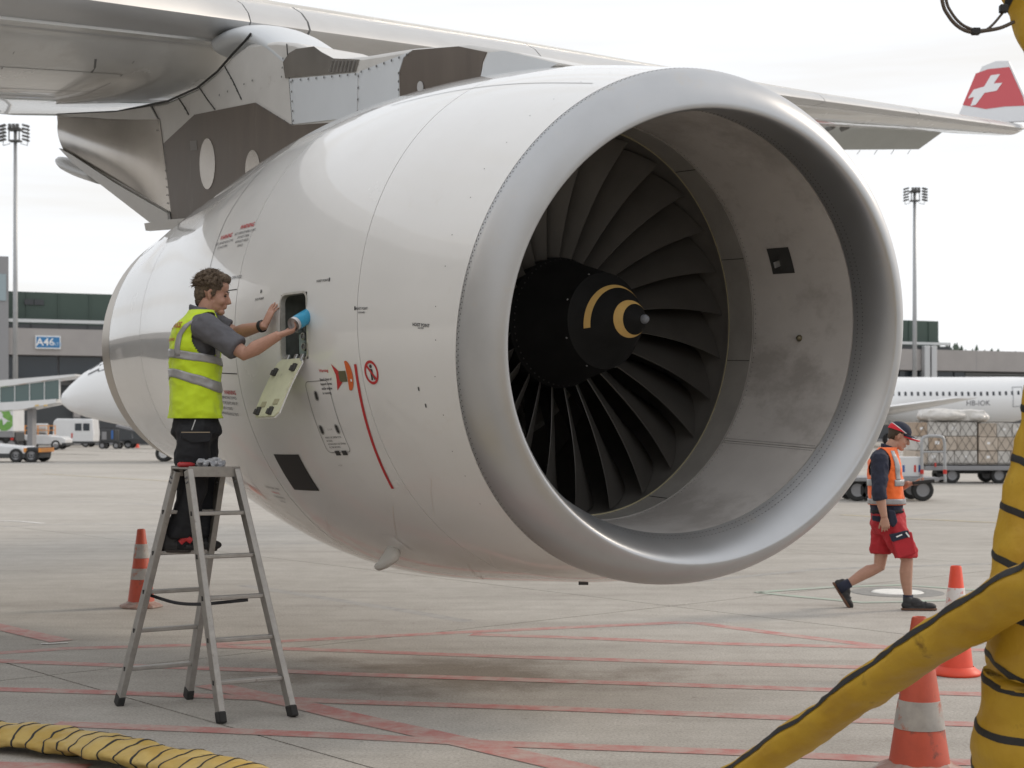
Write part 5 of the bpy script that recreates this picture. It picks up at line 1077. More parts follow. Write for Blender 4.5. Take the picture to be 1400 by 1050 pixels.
# ------------------------------------------------------------------ traffic cones
M_CONE = mat('faded orange cone plastic', (0.47, 0.075, 0.038), 0.55, var=0.14, vscale=7, dirt=((0.13, 0.055, 0.04), 7, 0.56))
M_CONE2 = mat('bright red cone plastic', (0.75, 0.075, 0.035), 0.5, var=0.06, vscale=9)
M_CBAND = mat('scuffed grey reflective band', (0.36, 0.34, 0.32), 0.5, var=0.2, vscale=10, dirt=((0.40, 0.12, 0.07), 11, 0.55))
M_CBW = mat('scuffed white band', (0.72, 0.70, 0.69), 0.5, dirt=((0.65, 0.08, 0.05), 30, 0.54))
M_CBASE = mat('dirty cone base', (0.30, 0.13, 0.09), 0.7, col2=(0.42, 0.36, 0.33), vscale=9)
def cone(label, base, h, rb, mc, mbnd, bands, baser, group='traffic cones on the stand', square=False, mbase=None):
    t = thing('traffic_cone', label, 'cone', base, group); R0, R1 = rb, 0.038
    rr = lambda z: R0 + (R1 - R0) * (z - 0.045) / (h - 0.045)
    mb = MB(); mb.revolve([(0.03, R0 + 0.006), (0.045, R0), (h - 0.01, R1), (h, R1 - 0.006), (h - 0.006, R1 - 0.012), (h - 0.2, R1)], base, (0, 0, 1), 40); bd = mb.obj('cone_body', mc, t, smooth=True, auto=40)
    for a, b in bands:
        mb = MB(); mb.revolve([(h * a, rr(h * a) + 0.0005), (h * a + 0.001, rr(h * a) + 0.003), (h * b - 0.001, rr(h * b) + 0.003), (h * b, rr(h * b) + 0.0005)], base, (0, 0, 1), 40); mb.obj('band', mbnd, t, smooth=True, auto=40)
    mb = MB()
    if square: mb.box(base + Vector((0, 0, 0.016)), baser * 1.7, baser * 1.7, 0.032, (Vector((0.9, 0.43, 0)), Vector((-0.43, 0.9, 0)), Vector((0, 0, 1)))); mb.obj('cone_base', mbase or mc, t, bevel=0.012)
    else: mb.revolve([(0.0, baser - 0.01), (0.008, baser), (0.022, baser * 0.98), (0.045, R0 + 0.02), (0.06, R0 + 0.004)], base, (0, 0, 1), 8 if mbase else 40); mb.obj('cone_base', mbase or mc, t, smooth=not mbase)
    return t
cone('grimy orange cone with two grey bands behind the step ladder', gd(193, 830), 0.735, 0.125, M_CONE, M_CBAND, ((0.36, 0.50), (0.63, 0.81)), 0.205, mbase=M_CBASE)
cone('large scuffed orange cone in front, partly hidden by the slanting yellow hose', gd(1257, 1056), 0.765, 0.148, M_CONE, M_CBAND, ((0.29, 0.47),), 0.225, mbase=M_CBASE)
cone('bright red cone with scratched white band, above the slanting yellow hose', gd(1307, 922), 0.745, 0.115, M_CONE2, M_CBW, ((0.52, 0.80),), 0.17)

# ------------------------------------------------------------------ yellow air hoses and cable loop
def yellow(name, c1, c2):
    return mat(name, c1, 0.55, col2=c2, vscale=5, bump=1.0, bscale=11, dirt=((c1[0] * 0.45, c1[1] * 0.42, c1[2] * 0.5), 5, 0.62))
M_HOSE = yellow('yellow coated hose fabric', (0.44, 0.25, 0.012), (0.56, 0.35, 0.025)); M_HOSEP = yellow('sun faded hose fabric', (0.40, 0.27, 0.07), (0.52, 0.38, 0.12))
M_HBLK = mat('black hose wire sleeve', (0.018, 0.018, 0.018), 0.6, bump=0.3, bscale=40)
def hose(label, path, rad, m, rings=0.0, ringtilt=0.0, flat=1.0, stripe=None, n=120, seg=40, wr=0.02, sq=None, ringr=0.012, rseed=1):
    P = smooth_path(path, n); N = len(P); T = [(P[min(i + 1, N - 1)] - P[max(i - 1, 0)]).normalized() for i in range(N)]
    o = thing('air_hose', label, 'hose', (P[0].x, P[0].y, 0)); acc = [0.0]
    for i in range(N - 1): acc.append(acc[-1] + (P[i + 1] - P[i]).length)
    rr = rad if callable(rad) else (lambda q: rad)
    def pt(i, a, off=0.0, wob=True):
        z = Vector((0, 0, 1)); x = (z - T[i] * z.dot(T[i]))
        if x.length < 0.15: x = Vector((0, -1, 0)) - T[i] * -T[i].y
        x.normalize(); y = T[i].cross(x); r = rr(i / (N - 1))
        puff = 0.0
        if rings: ph = (acc[i] / rings) % 1.0; puff = 0.045 * r * (math.sin(math.pi * ph) ** 0.7)
        w = 0.0
        if wob: q = P[i] + (x * math.cos(a) + y * math.sin(a)) * r; w = wr * (noise.noise(q * 5 + Vector((rseed, 0, 0))) + 0.5 * noise.noise(q * 13)) + 0.006 * (1 - abs(noise.noise(Vector((acc[i] * 9 + rseed, a * 1.3, 0)))) * 4) * (0.5 + noise.noise(q * 3))
        f = flat; return P[i] + x * (math.cos(a) * (r * f + puff * f + w * 0.6 + off)) + y * (math.sin(a) * (r + puff * 0.5 + w + off))
    V = [pt(i, 2 * math.pi * k / seg) for i in range(N) for k in range(seg)]
    Fc = [(i * seg + k, i * seg + (k + 1) % seg, (i + 1) * seg + (k + 1) % seg, (i + 1) * seg + k) for i in range(N - 1) for k in range(seg)] + [list(range(seg)), [(N - 1) * seg + k for k in range(seg)]]
    obj('hose_skin', V, Fc, m, o, smooth=True)
    if rings:
        k = 1
        while k * rings < acc[-1] - 0.02:
            t = k * rings; V = []
            for j in range(seg):
                a = 2 * math.pi * j / seg
                for w_ in (-ringr, 0, ringr):
                    tt = t + ringtilt * math.sin(a - 0.6) + w_ + 0.006 * noise.noise(Vector((k * 3.1, a * 2, 0))); i = max(0, min(N - 2, int(np.searchsorted(acc, tt)) - 1)); q = min(1, max(0, (tt - acc[i]) / max(1e-6, acc[i + 1] - acc[i])))
                    V.append(pt(i, a, 0.004 if w_ == 0 else 0.0015).lerp(pt(i + 1, a, 0.004 if w_ == 0 else 0.0015), q))
            obj('wire_ring', V, [(j * 3 + q, j * 3 + q + 1, ((j + 1) % seg) * 3 + q + 1, ((j + 1) % seg) * 3 + q) for j in range(seg) for q in (0, 1)], M_HBLK, o, smooth=True); k += 1
    if stripe:
        V = []
        for i in range(N):
            for da in (-stripe[1], 0, stripe[1]): V.append(pt(i, stripe[0] + da, 0.004))
        obj('stripe', V, [(i * 3 + k, i * 3 + k + 1, (i + 1) * 3 + k + 1, (i + 1) * 3 + k) for i in range(N - 1) for k in (0, 1)], M_HBLK, o, smooth=True)
    return o
# slack hose lying on the ground, lower left
hose('slack yellow hose with black rings lying on the ground in front of the step ladder', [gd(-190, 985, 0.07), gd(-60, 998, 0.07), gd(60, 1008, 0.07), gd(180, 1028, 0.07), gd(290, 1052, 0.06), gd(430, 1090, 0.07), gd(600, 1150, 0.08)], 0.165, yellow('ground hose fabric', (0.42, 0.27, 0.05), (0.56, 0.42, 0.15)), rings=0.115, ringtilt=0.03, flat=0.30, n=170, wr=0.04, ringr=0.007, rseed=9)
# hose slanting up from the ground across the corner
hose('yellow hose with a black stripe slanting up from the ground in front of the cones', [px(840, 1190, 7.6), px(1000, 1070, 7.0), px(1130, 980, 6.5), px(1260, 890, 6.0), px(1390, 812, 5.5), px(1500, 752, 5.1), px(1640, 700, 4.7), (2.75, 4.5, 1.15), (3.5, 4.7, 0.55), (4.3, 5.2, 0.13), (5.6, 6.0, 0.12)], lambda q: 0.106 + 0.055 * min(q, 0.6), M_HOSE, stripe=(1.12, 0.19), flat=0.62, n=170, wr=0.022, rseed=4)
# hose hanging down at the right edge
hose('thick yellow hose with black rings hanging down at the right edge of the picture', [px(1340, -260, 5.9), px(1390, -60, 5.9), px(1424, 20, 5.9), px(1490, 150, 5.9), px(1512, 320, 5.9), px(1488, 480, 5.9), px(1466, 640, 5.9), px(1446, 790, 5.9), px(1434, 920, 5.9), px(1412, 1080, 6.0), px(1400, 1190, 6.1)], lambda q: 0.105 + 0.13 * min(1, max(0, q * 2.2 - 0.4)), M_HOSE, rings=0.19, ringtilt=-0.05, n=170, wr=0.025, ringr=0.014, rseed=2)
lp = thing('cable_loop', 'hanging loop of thin cables beside the yellow hose at top right', 'cable', px(1325, 43, 5.85))
for dx, dy, r_ in ((0, 0, 0.0075), (5, -3, 0.006)):
    mb = MB(); mb.tube(smooth_path([px(1284 + dx, -60, 5.85), px(1288 + dx, 0 + dy, 5.85), px(1297 + dx, 22 + dy, 5.85), px(1311 + dx, 37 + dy, 5.85), px(1328 + dx, 44 + dy, 5.83), px(1347, 42 + dy * 0.3, 5.82), px(1368, 38, 5.82), px(1386, 30, 5.84)], 40), r_, 8); mb.obj('cable', mat('cable brown', (0.07, 0.05, 0.035), 0.4), lp, smooth=True)
mb = MB(); mb.tube(smooth_path([px(1347, 42, 5.82), px(1358, 33, 5.82), px(1373, 15, 5.84)], 12), 0.005, 8); mb.obj('cable', MATS['cable brown'], lp, smooth=True)
mb = MB(); mb.box(px(1334, 43, 5.82), 0.03, 0.03, 0.025); mb.obj('cable_clip', M_RUB, lp, bevel=0.004)
mb = MB(); mb.box(px(1372, 12, 5.83), 0.03, 0.03, 0.03); mb.obj('cable_clip', M_RUB, lp, bevel=0.004)

# ------------------------------------------------------------------ terminal building
TA, TE_, TN = Vector((-42.7, 140, 0)), Vector((0.922, 0.386, 0)).normalized(), Vector((0.386, -0.922, 0)).normalized()
def tw(x): k = (x - CX) / F; return (TA.y * k - TA.x) / (TE_.x - k * TE_.y)
term = thing('terminal_building', 'long grey concrete terminal with green metal roof storey behind the parked aircraft', 'building', TA)
UPV = Vector((0, 0, 1))
def tbox(name, w0, w1, d0, d1, z0, z1, m, parent=term, bevel=0.0):
    mb = MB(); mb.box(TA + TE_ * ((w0 + w1) / 2) + TN * ((d0 + d1) / 2) + UPV * ((z0 + z1) / 2), w1 - w0, d1 - d0, z1 - z0, (TE_, TN, UPV)); return mb.obj(name, m, parent, bevel=bevel)
M_TCON = mat('terminal concrete', (0.36, 0.34, 0.33), 0.8, var=0.06, vscale=0.4); M_TGRN = mat('dark green cladding', (0.055, 0.085, 0.07), 0.55, var=0.06, vscale=0.5); M_TDK = mat('dark steel', (0.06, 0.065, 0.07), 0.6); M_GLS = mat('terminal glazing', (0.035, 0.045, 0.055), 0.12); M_TWH = mat('white railing', (0.60, 0.62, 0.63), 0.5); M_TGRY = mat('grey cladding', (0.28, 0.28, 0.29), 0.6)  # one even dark tone for vents, gutter, posts, sill and gate bays
W0, W1 = -190, tw(1620)
tbox('wall', W0, W1, -30, -1.2, 0, 10.55, M_TGRY); tbox('parapet_band', W0, W1, -1.2, 0.3, 8.2, 10.6, M_TCON)
wg0, wg1 = tw(-120), tw(1298)
gb = tbox('roof_storey', wg0, wg1, -28, -2.0, 10.56, 14.1, M_TGRN)
for i in range(40):
    w = wg0 + (wg1 - wg0) * (i + 0.5) / 40; tbox('cladding_rib', w - 0.06, w + 0.06, -1.998, -1.9, 11.5, 14.05, M_TGRN, gb)
for xx in (36, 50): tbox('roof_vent', tw(xx), tw(xx + 13), -1.95, -1.85, 12.9, 13.4, M_TDK, gb)
tbox('gutter', wg0, wg1, -1.9, 0.1, 10.62, 11.0, M_TDK); tbox('railing', wg0, wg1, -0.2, 0.25, 11.15, 11.45, M_TWH)
for i in range(46):
    w = wg0 + (wg1 - wg0) * i / 45; tbox('railing_post', w - 0.07, w + 0.07, -0.1, 0.1, 10.6, 11.14, M_TDK)
for i in range(30):
    w = W0 + (W1 - W0) * i / 30; tbox('band_joint', w - 0.03, w + 0.03, 0.3, 0.31, 8.22, 10.58, M_TGRY)
nw = 84
for i in range(nw):
    w = W0 + (W1 - W0) * i / nw; tbox('window', w + 0.10, w + (W1 - W0) / nw - 0.10, -1.15, -0.9, 6.2, 8.1, M_GLS); 
tbox('sill', W0, W1, -1.1, 0.1, 5.9, 6.15, M_TDK)
for i in range(34): w = W0 + (W1 - W0) * i / 34; tbox('column', w - 0.3, w + 0.3, -0.9, -0.3, 0, 5.9, M_TCON)
for i in range(34):
    w = W0 + (W1 - W0) * i / 34; tbox('gate_bay', w + 0.35, w + (W1 - W0) / 34 - 0.35, -1.19, -1.1, 0.3, 5.5, M_TDK)
tbox('stair_tower', tw(-60), tw(11), -9, 0.6, 0, 17.0, M_TGRY); tbox('tower_window', tw(-12), tw(7.5), 0.6, 0.7, 13.0, 15.4, mat('pale glazing', (0.30, 0.37, 0.40), 0.15))
for xx in (1257, 1266.5): tbox('duct', tw(xx), tw(xx + 7.5), 0.35, 1.0, 6.2, 11.0, mat('galvanised duct', (0.50, 0.51, 0.52), 0.4, metal=0.5), bevel=0.08)
tbox('shutter', tw(1326), tw(1420), -0.89, -0.85, 6.3, 8.1, mat('louvre grey green', (0.10, 0.11, 0.10), 0.6))
for i in range(6): tbox('shutter_slat', tw(1326), tw(1420), -0.85, -0.80, 6.4 + 0.29 * i, 6.52 + 0.29 * i, M_TGRY)
sg = tbox('gate_sign', tw(47.5), tw(82), 0.3, 0.55, 8.75, 9.95, mat('white sign frame', (0.75, 0.77, 0.78), 0.4)); tbox('sign_face', tw(49), tw(80.5), 0.55, 0.58, 8.87, 9.83, mat('sign blue', (0.035, 0.19, 0.42), 0.4), sg)
v, f = text2d('A46', 0.95, 'CENTER', True); o_ = TA + TE_ * tw(61.0) + TN * 0.60 + UPV * 9.34; obj('lettering', [o_ + TE_ * a + UPV * b for a, b in v], f, M_WM, sg)
v, f = text2d('GATE', 0.42, 'CENTER', True); o_ = TA + TE_ * tw(75.0) + TN * 0.60 + UPV * 9.17; obj('lettering', [o_ + TE_ * a + UPV * b for a, b in v], f, mat('pale blue print', (0.35, 0.5, 0.68), 0.5), sg)

# hills and far wood
V = []; Fc = []; nx, ny = 60, 8
for j in range(ny):
    for i in range(nx):
        x = -900 + 1800 * i / (nx - 1); y = 900 + 130 * j; hgt = 52 * math.exp(-((x - 240) / 110) ** 2) + 40 * math.exp(-((x - 420) / 160) ** 2) + 34 * math.exp(-((x + 300) / 300) ** 2); V.append((x, y, -2 + hgt * math.sin(math.pi * min(1, j / 4) / 2) + 5 * noise.noise(Vector((x * 0.01, y * 0.01, 0)))))
for j in range(ny - 1):
    for i in range(nx - 1): Fc.append((j * nx + i, j * nx + i + 1, (j + 1) * nx + i + 1, (j + 1) * nx + i))
hill = struct(obj('hill', V, Fc, mat('hazy hill meadow', (0.14, 0.17, 0.13), 0.9, var=0.2, vscale=0.02), smooth=True))
random.seed(21); mb = MB()
def hill_z(x, y): return 52 * math.exp(-((x - 240) / 110) ** 2) + 40 * math.exp(-((x - 420) / 160) ** 2) + 34 * math.exp(-((x + 300) / 300) ** 2) - 2
for i in range(1500):
    x = random.uniform(60, 620); y = random.uniform(1150, 1420); z = hill_z(x, y) - 2; h = random.uniform(7, 15); r = h * random.uniform(0.22, 0.4)
    for k in range(4):
        q = k / 4; rr_ = r * (1 - q * 0.75); c = Vector((x + random.uniform(-.6, .6), y, z + h * (0.15 + 0.22 * k))); 
        mb.add([c + Vector((rr_ * math.cos(a + k), rr_ * math.sin(a + k), random.uniform(-1, 0.5))) for a in (0, 1.26, 2.51, 3.77, 5.03)] + [c + Vector((0, 0, h * 0.3))], [(0, 1, 5), (1, 2, 5), (2, 3, 5), (3, 4, 5), (4, 0, 5)])
w = mb.obj('far_wood', mat('hazy wood', (0.10, 0.13, 0.10), 0.95, var=0.25, vscale=0.05), fixn=False); w['kind'] = 'stuff'; tag(w, 'hazy wooded ridge beyond the terminal roof on the right', 'trees')

# ------------------------------------------------------------------ floodlight masts
M_MAST = mat('galvanised mast', (0.36, 0.37, 0.38), 0.45, metal=0.5, var=0.08, vscale=1); M_LAMP = mat('floodlight housing', (0.10, 0.10, 0.10), 0.5)
def mast(label, x, ytop, depth, w):
    t = thing('floodlight_mast', label, 'light mast', (px(x, HZ, depth).x, depth, 0), 'floodlight masts over the apron'); X = px(x, HZ, depth).x; zt = px(x, ytop, depth).z
    mb = MB(); mb.tube([(X, depth, 0), (X, depth, zt * 0.5), (X, depth, zt)], [w * 0.62, w * 0.5, w * 0.36], 14); mb.obj('pole', M_MAST, t, smooth=True)
    mb = MB(); mb.box((X, depth, zt - 0.3), 1.0, 0.8, 0.16); mb.box((X, depth, zt - 1.2), 0.9, 0.7, 0.12); mb.box((X - 0.4, depth - .3, zt - 0.75), 0.08, 0.08, 1.0); mb.box((X + 0.4, depth - .3, zt - 0.75), 0.08, 0.08, 1.0); mb.obj('head_frame', M_LAMP, t)
    for sx in (-1, 1):
        mb = MB(); mb.bar((X + sx * 0.4, depth, zt - 1.4), (X + sx * 0.95, depth, zt - 1.55), 0.05, 0.05); mb.bar((X + sx * 0.95, depth, zt - 1.55), (X + sx * 1.0, depth, zt), 0.05, 0.05); mb.obj('arm', M_MAST, t)
        for k in range(5):
            mb = MB(); c = Vector((X + sx * 0.92, depth - 0.3, zt - 0.05 - 0.28 * k)); mb.box(c, 0.55, 0.35, 0.15, (Vector((0.96, 0, sx * -0.25)).normalized(), Vector((0, 1, 0)), Vector((sx * 0.25, 0, 0.96)).normalized())); fl = mb.obj('floodlight', M_LAMP, t, bevel=0.03)
    for k in range(3):
        mb = MB(); mb.box((X - 0.3 + 0.3 * k, depth - 0.45, zt - 0.1), 0.24, 0.2, 0.34); mb.obj('floodlight', M_LAMP, t, bevel=0.03)
mast('floodlight mast standing at the left edge before the terminal', 21, 172, 121, 0.36)
mast('floodlight mast standing before the terminal right of the engine', 1250.5, 258, 152, 0.42)

# ------------------------------------------------------------------ other parked aircraft
def jet(label, nose, text=None, cut=False):
    t = thing('parked_jet', label, 'airplane', (nose.x, nose.y, 0), 'white jets parked in the background'); z0 = nose.z
    M_J = mat('jet white paint', (0.78, 0.79, 0.80), 0.35, coat=0.5)
    st = [(0, 0.02, -0.45, 1), (0.12, 0.28, -0.44, 1), (0.5, 0.62, -0.38, 1), (1.2, 1.05, -0.22, 1), (2.2, 1.45, -0.05, 1), (3.4, 1.78, 0.05, 1), (5.0, 1.95, 0.1, 1), (6.5, 1.98, 0.1, 1), (26, 1.98, 0.1, 1), (29, 1.9, 0.2, 1), (32, 1.5, 0.55, 1), (35, 0.9, 1.0, 1), (37.5, 0.2, 1.35, 1)]
    C0 = Vector((nose.x, nose.y, z0 + 0.45)); V = []; n = 40; xs = []
    for x, r, dz, e in st:
        for k in range(n): a = 2 * math.pi * k / n; V.append(C0 + Vector((x, r * math.sin(a), dz + r * 1.03 * math.cos(a))))
    body_ = obj('fuselage', V, [(i * n + k, i * n + (k + 1) % n, (i + 1) * n + (k + 1) % n, (i + 1) * n + k) for i in range(len(st) - 1) for k in range(n)], M_J, t, smooth=True)
    M_JG = mat('jet window dark', (0.03, 0.035, 0.045), 0.15)
    def skin(x, ang, off=0.01):
        for (a, ra, za, _), (b, rb, zb, _2) in zip(st, st[1:]):
            if a <= x <= b: q = (x - a) / (b - a); r = ra + (rb - ra) * q + off; z = za + (zb - za) * q; return C0 + Vector((x, -r * math.sin(R(ang)), z + r * 1.03 * math.cos(R(ang))))
    for x0, x1, a0, a1 in ((1.55, 2.05, 22, 47), (2.1, 2.75, 30, 52), (2.85, 3.4, 40, 56)):
        for sg_ in (1, -1):
            P4 = [skin(x0, sg_ * a0, 0.02), skin(x1, sg_ * a0, 0.02), skin(x1 + 0.1, sg_ * a1, 0.02), skin(x0, sg_ * a1, 0.02)]; obj('cockpit_window', P4, [(0, 1, 2, 3)], M_JG, body_)
    mb = MB()
    for k in range(44):
        x = 7.2 + k * 0.533
        if 14.5 < x < 16.2: continue
        mb.add([skin(x - 0.10, 69, 0.012), skin(x + 0.10, 69, 0.012), skin(x + 0.10, 79, 0.012), skin(x - 0.10, 79, 0.012)], [(0, 1, 2, 3)])
    w_ = mb.obj('cabin_windows', M_JG, body_, fixn=False); w_['kind'] = 'stuff'
    M_DL = mat('door line grey', (0.30, 0.31, 0.33), 0.6)
    for xd in (5.4, 29.0):
        mb = MB(); cs = [(xd - 0.42, 58), (xd + 0.42, 58), (xd + 0.42, 108), (xd - 0.42, 108)]
        for (xa, aa), (xb, ab) in zip(cs, cs[1:] + cs[:1]): mb.tube([skin(xa + (xb - xa) * q / 6, aa + (ab - aa) * q / 6, 0.012) for q in range(7)], 0.03, 5)
        mb.obj('door_outline', M_DL, body_)
    mb = MB(); mb.add([skin(4.15, 96, .014), skin(4.5, 96, .014), skin(4.5, 107, .014), skin(4.15, 107, .014)], [(0, 1, 2, 3)]); mb.obj('door_placard', M_DL, body_)
    if text:
        v, f = text2d(text, 0.62, 'CENTER', False); obj('lettering', [skin(25.6 + a, 97 - math.degrees(b / 2.0), 0.014) for a, b in v], f, mat('registration grey', (0.10, 0.10, 0.12), 0.5), body_)
    wz = C0.z - 1.25
    for sg_ in (1, -1):
        mb = MB(); root = [(12.0, 0.0), (12.6, 0.28), (15, 0.42), (18.2, 0.05), (15, -0.22), (12.6, -0.16)]; 
        V = [C0 + Vector((x, sg_ * -1.4, -1.25 + z)) for x, z in root] + [C0 + Vector((19.6 + (x - 12) * 0.26, sg_ * -16.5, 0.05 + z * 0.25)) for x, z in root]
        obj('wing', V, [list(range(6)), [6 + i for i in range(6)]] + [(i, (i + 1) % 6, 6 + (i + 1) % 6, 6 + i) for i in range(6)], M_J, t, smooth=True, auto=40)
        mb = MB(); mb.revolve([(-0.1, 0.8), (0.0, 0.98), (0.3, 1.08), (1.6, 1.08), (3.0, 0.75), (3.4, 0.5), (3.4, 0.1)], C0 + Vector((10.4, sg_ * -5.7, -2.0)), (1, 0, 0), 28); e_ = mb.obj('engine', M_J, t, smooth=True)
        mb = MB(); mb.revolve([(0.3, 0.0), (0.3, 0.82)], C0 + Vector((10.4, sg_ * -5.7, -2.0)), (1, 0, 0), 28); mb.obj('engine_intake', M_LAMP, e_)
        V = [C0 + Vector((33.2, sg_ * -0.6, 1.0)), C0 + Vector((36.2, sg_ * -0.6, 1.0)), C0 + Vector((37.6, sg_ * -6.2, 1.6)), C0 + Vector((36.2, sg_ * -6.2, 1.6))]; mb = MB(); mb.prism(V, (0, 0, 0.16)); mb.obj('tailplane', M_J, t, bevel=0.04)
    mb = MB(); mb.prism([C0 + Vector((30.5, -0.1, 1.6)), C0 + Vector((36.4, -0.1, 1.8)), C0 + Vector((37.6, -0.1, 7.6)), C0 + Vector((35.6, -0.1, 7.6))], (0, 0.2, 0)); mb.obj('tail_fin', mat('fin red', (0.45, 0.03, 0.04), 0.4), t, bevel=0.04)
    def gear(x, y, r, z=0):
        mb = MB(); mb.tube([C0 + Vector((x, y, -1.6)), Vector((C0.x + x, C0.y + y, r))], 0.10, 10); leg = mb.obj('gear_leg', M_MAST, t)
        for s2 in (-0.25, 0.25):
            mb = MB(); c = Vector((C0.x + x, C0.y + y + s2, r)); mb.revolve([(-0.11, r * 0.55), (-0.11, r * 0.9), (-0.07, r), (0.07, r), (0.11, r * 0.9), (0.11, r * 0.55)], c, (0, 1, 0), 24); wh = mb.obj('wheel', M_RUB, t, smooth=True, auto=40)
            mb = MB(); mb.revolve([(-0.09, 0.0), (-0.10, r * 0.3), (-0.07, r * 0.5), (-0.105, r * 0.55)], c, (0, 1, 0), 24); mb.revolve([(0.09, 0.0), (0.10, r * 0.3), (0.07, r * 0.5), (0.105, r * 0.55)], c, (0, 1, 0), 24); mb.obj('wheel_rim', mat('rim pale', (0.6, 0.6, 0.6), 0.4), wh, smooth=True)
    gear(5.05, 0, 0.39); gear(17.7, -3.8, 0.58); gear(17.7, 3.8, 0.58)
    return t
jet('white jet nose poking out behind the engine on the left', px(83, 546, 74.5))
jn = px(1215, 553, 132); jet('white jet with a row of windows behind the cargo pallets on the right', Vector((jn.x - 18.5, 132, 3.35)), 'HB-IOK')

# ------------------------------------------------------------------ ground vehicles and cargo
M_VW = mat('vehicle white', (0.70, 0.71, 0.72), 0.35, coat=0.4, var=0.03, vscale=2); M_VD = mat('vehicle dark', (0.05, 0.052, 0.055), 0.6); M_VG = mat('vehicle glass', (0.04, 0.05, 0.06), 0.1); M_TAIL = mat('tail light red', (0.55, 0.03, 0.02), 0.3); M_ORL = mat('orange rail', (0.75, 0.30, 0.06), 0.5); M_TIN = mat('trim grey', (0.25, 0.25, 0.26), 0.5)
def wheel(parent, x, y, r, w=0.2, name='wheel'):
    mb = MB(); c = Vector((x, y, r)); mb.revolve([(-w / 2, r * 0.6), (-w / 2, r * 0.92), (-w * 0.35, r), (w * 0.35, r), (w / 2, r * 0.92), (w / 2, r * 0.6)], c, (0, 1, 0), 24); o = mb.obj(name, M_RUB, parent, smooth=True, auto=40)
    mb = MB(); mb.revolve([(-w * 0.40, 0), (-w * 0.45, r * 0.25), (-w * 0.35, r * 0.5), (-w * 0.48, r * 0.62)], c, (0, 1, 0), 20); mb.revolve([(w * 0.40, 0), (w * 0.45, r * 0.25), (w * 0.35, r * 0.5), (w * 0.48, r * 0.62)], c, (0, 1, 0), 20); mb.obj('rim', M_TIN, o, smooth=True); return o
def side(parent, name, X, Y, w, poly, m, bevel=0.06, off=0.0):
    mb = MB(); mb.prism([(X + a, Y - w / 2 - off, b) for a, b in poly], (0, w + 2 * off, 0)); return mb.obj(name, m, parent, bevel=bevel)
def rect(x0, x1, z0, z1): return [(x0, z0), (x1, z0), (x1, z1), (x0, z1)]
# white van by the terminal
d = 127; X = px(78, HZ, d).x; t = thing('van', 'white panel van parked in front of the terminal, left of the jet nose', 'van', (X + 1.6, d, 0))
b = side(t, 'body', X, d, 1.9, [(0.0, 0.35), (3.25, 0.35), (3.3, 1.1), (3.2, 2.32), (0.2, 2.35), (-0.05, 2.1), (-0.1, 0.9)], M_VW, 0.12)
for x0, x1 in ((1.75, 2.3), (2.42, 2.95)): side(t, 'window', X, d, 1.9, rect(x0, x1, 1.35, 1.95), M_VG, 0.0, 0.02)
side(t, 'tail_light', X, d, 1.9, rect(1.45, 1.56, 0.75, 1.15), M_TAIL, 0, 0.02); side(t, 'bumper', X, d, 1.9, rect(-0.1, 3.35, 0.30, 0.48), M_VD, 0.02, 0.03); side(t, 'roof_rack', X, d, 1.5, rect(0.4, 2.9, 2.40, 2.46), M_VD, 0)
for wx in (0.65, 2.6): wheel(t, X + wx, d - 0.82, 0.33); wheel(t, X + wx, d + 0.82, 0.33)
# box truck at the left edge
d = 108; X = px(26, HZ, d).x; t = thing('box_truck', 'white box truck with green leaf picture at the left edge', 'truck', (X - 2, d, 0))
bx = side(t, 'cargo_box', X - 5.2, d, 2.4, rect(0, 5.2, 1.35, 3.75), M_VW, 0.04); side(t, 'chassis', X - 5.6, d, 2.0, rect(0, 5.7, 0.65, 1.3), M_VD, 0.05); side(t, 'box_skirt', X - 5.2, d, 2.4, rect(0, 5.2, 0.95, 1.33), M_TIN, 0.0, 0.01)
random.seed(4); M_LEAF = mat('leaf print green', (0.10, 0.30, 0.05), 0.5, col2=(0.25, 0.45, 0.12), vscale=3)
for k in range(9):
    c = Vector((X - random.uniform(0.15, 1.6), d - 1.21, random.uniform(1.5, 3.5))); a = random.uniform(0, 3.1); L = random.uniform(0.35, 0.6); P = []
    for q in range(12): u = 2 * math.pi * q / 12; x_, z_ = L * math.cos(u), 0.42 * L * math.sin(u) * (1 - 0.3 * math.cos(u)); P.append(c + Vector((x_ * math.cos(a) - z_ * math.sin(a), -0.002 * k, x_ * math.sin(a) + z_ * math.cos(a))))
    P = [Vector((min(max(p.x, X - 5.1), X - 0.06), p.y, min(max(p.z, 1.40), 3.70))) for p in P]; obj('leaf_print', P, [list(range(12))], M_LEAF, bx)
for wx in (-4.5, -1.0, 0.0 - 0.2): wheel(t, X + wx, d - 0.95, 0.45); wheel(t, X + wx, d + 0.95, 0.45)
side(t, 'tail_light', X - 5.2, d, 2.4, rect(5.0, 5.15, 0.75, 0.9), M_TAIL, 0, 0.03)
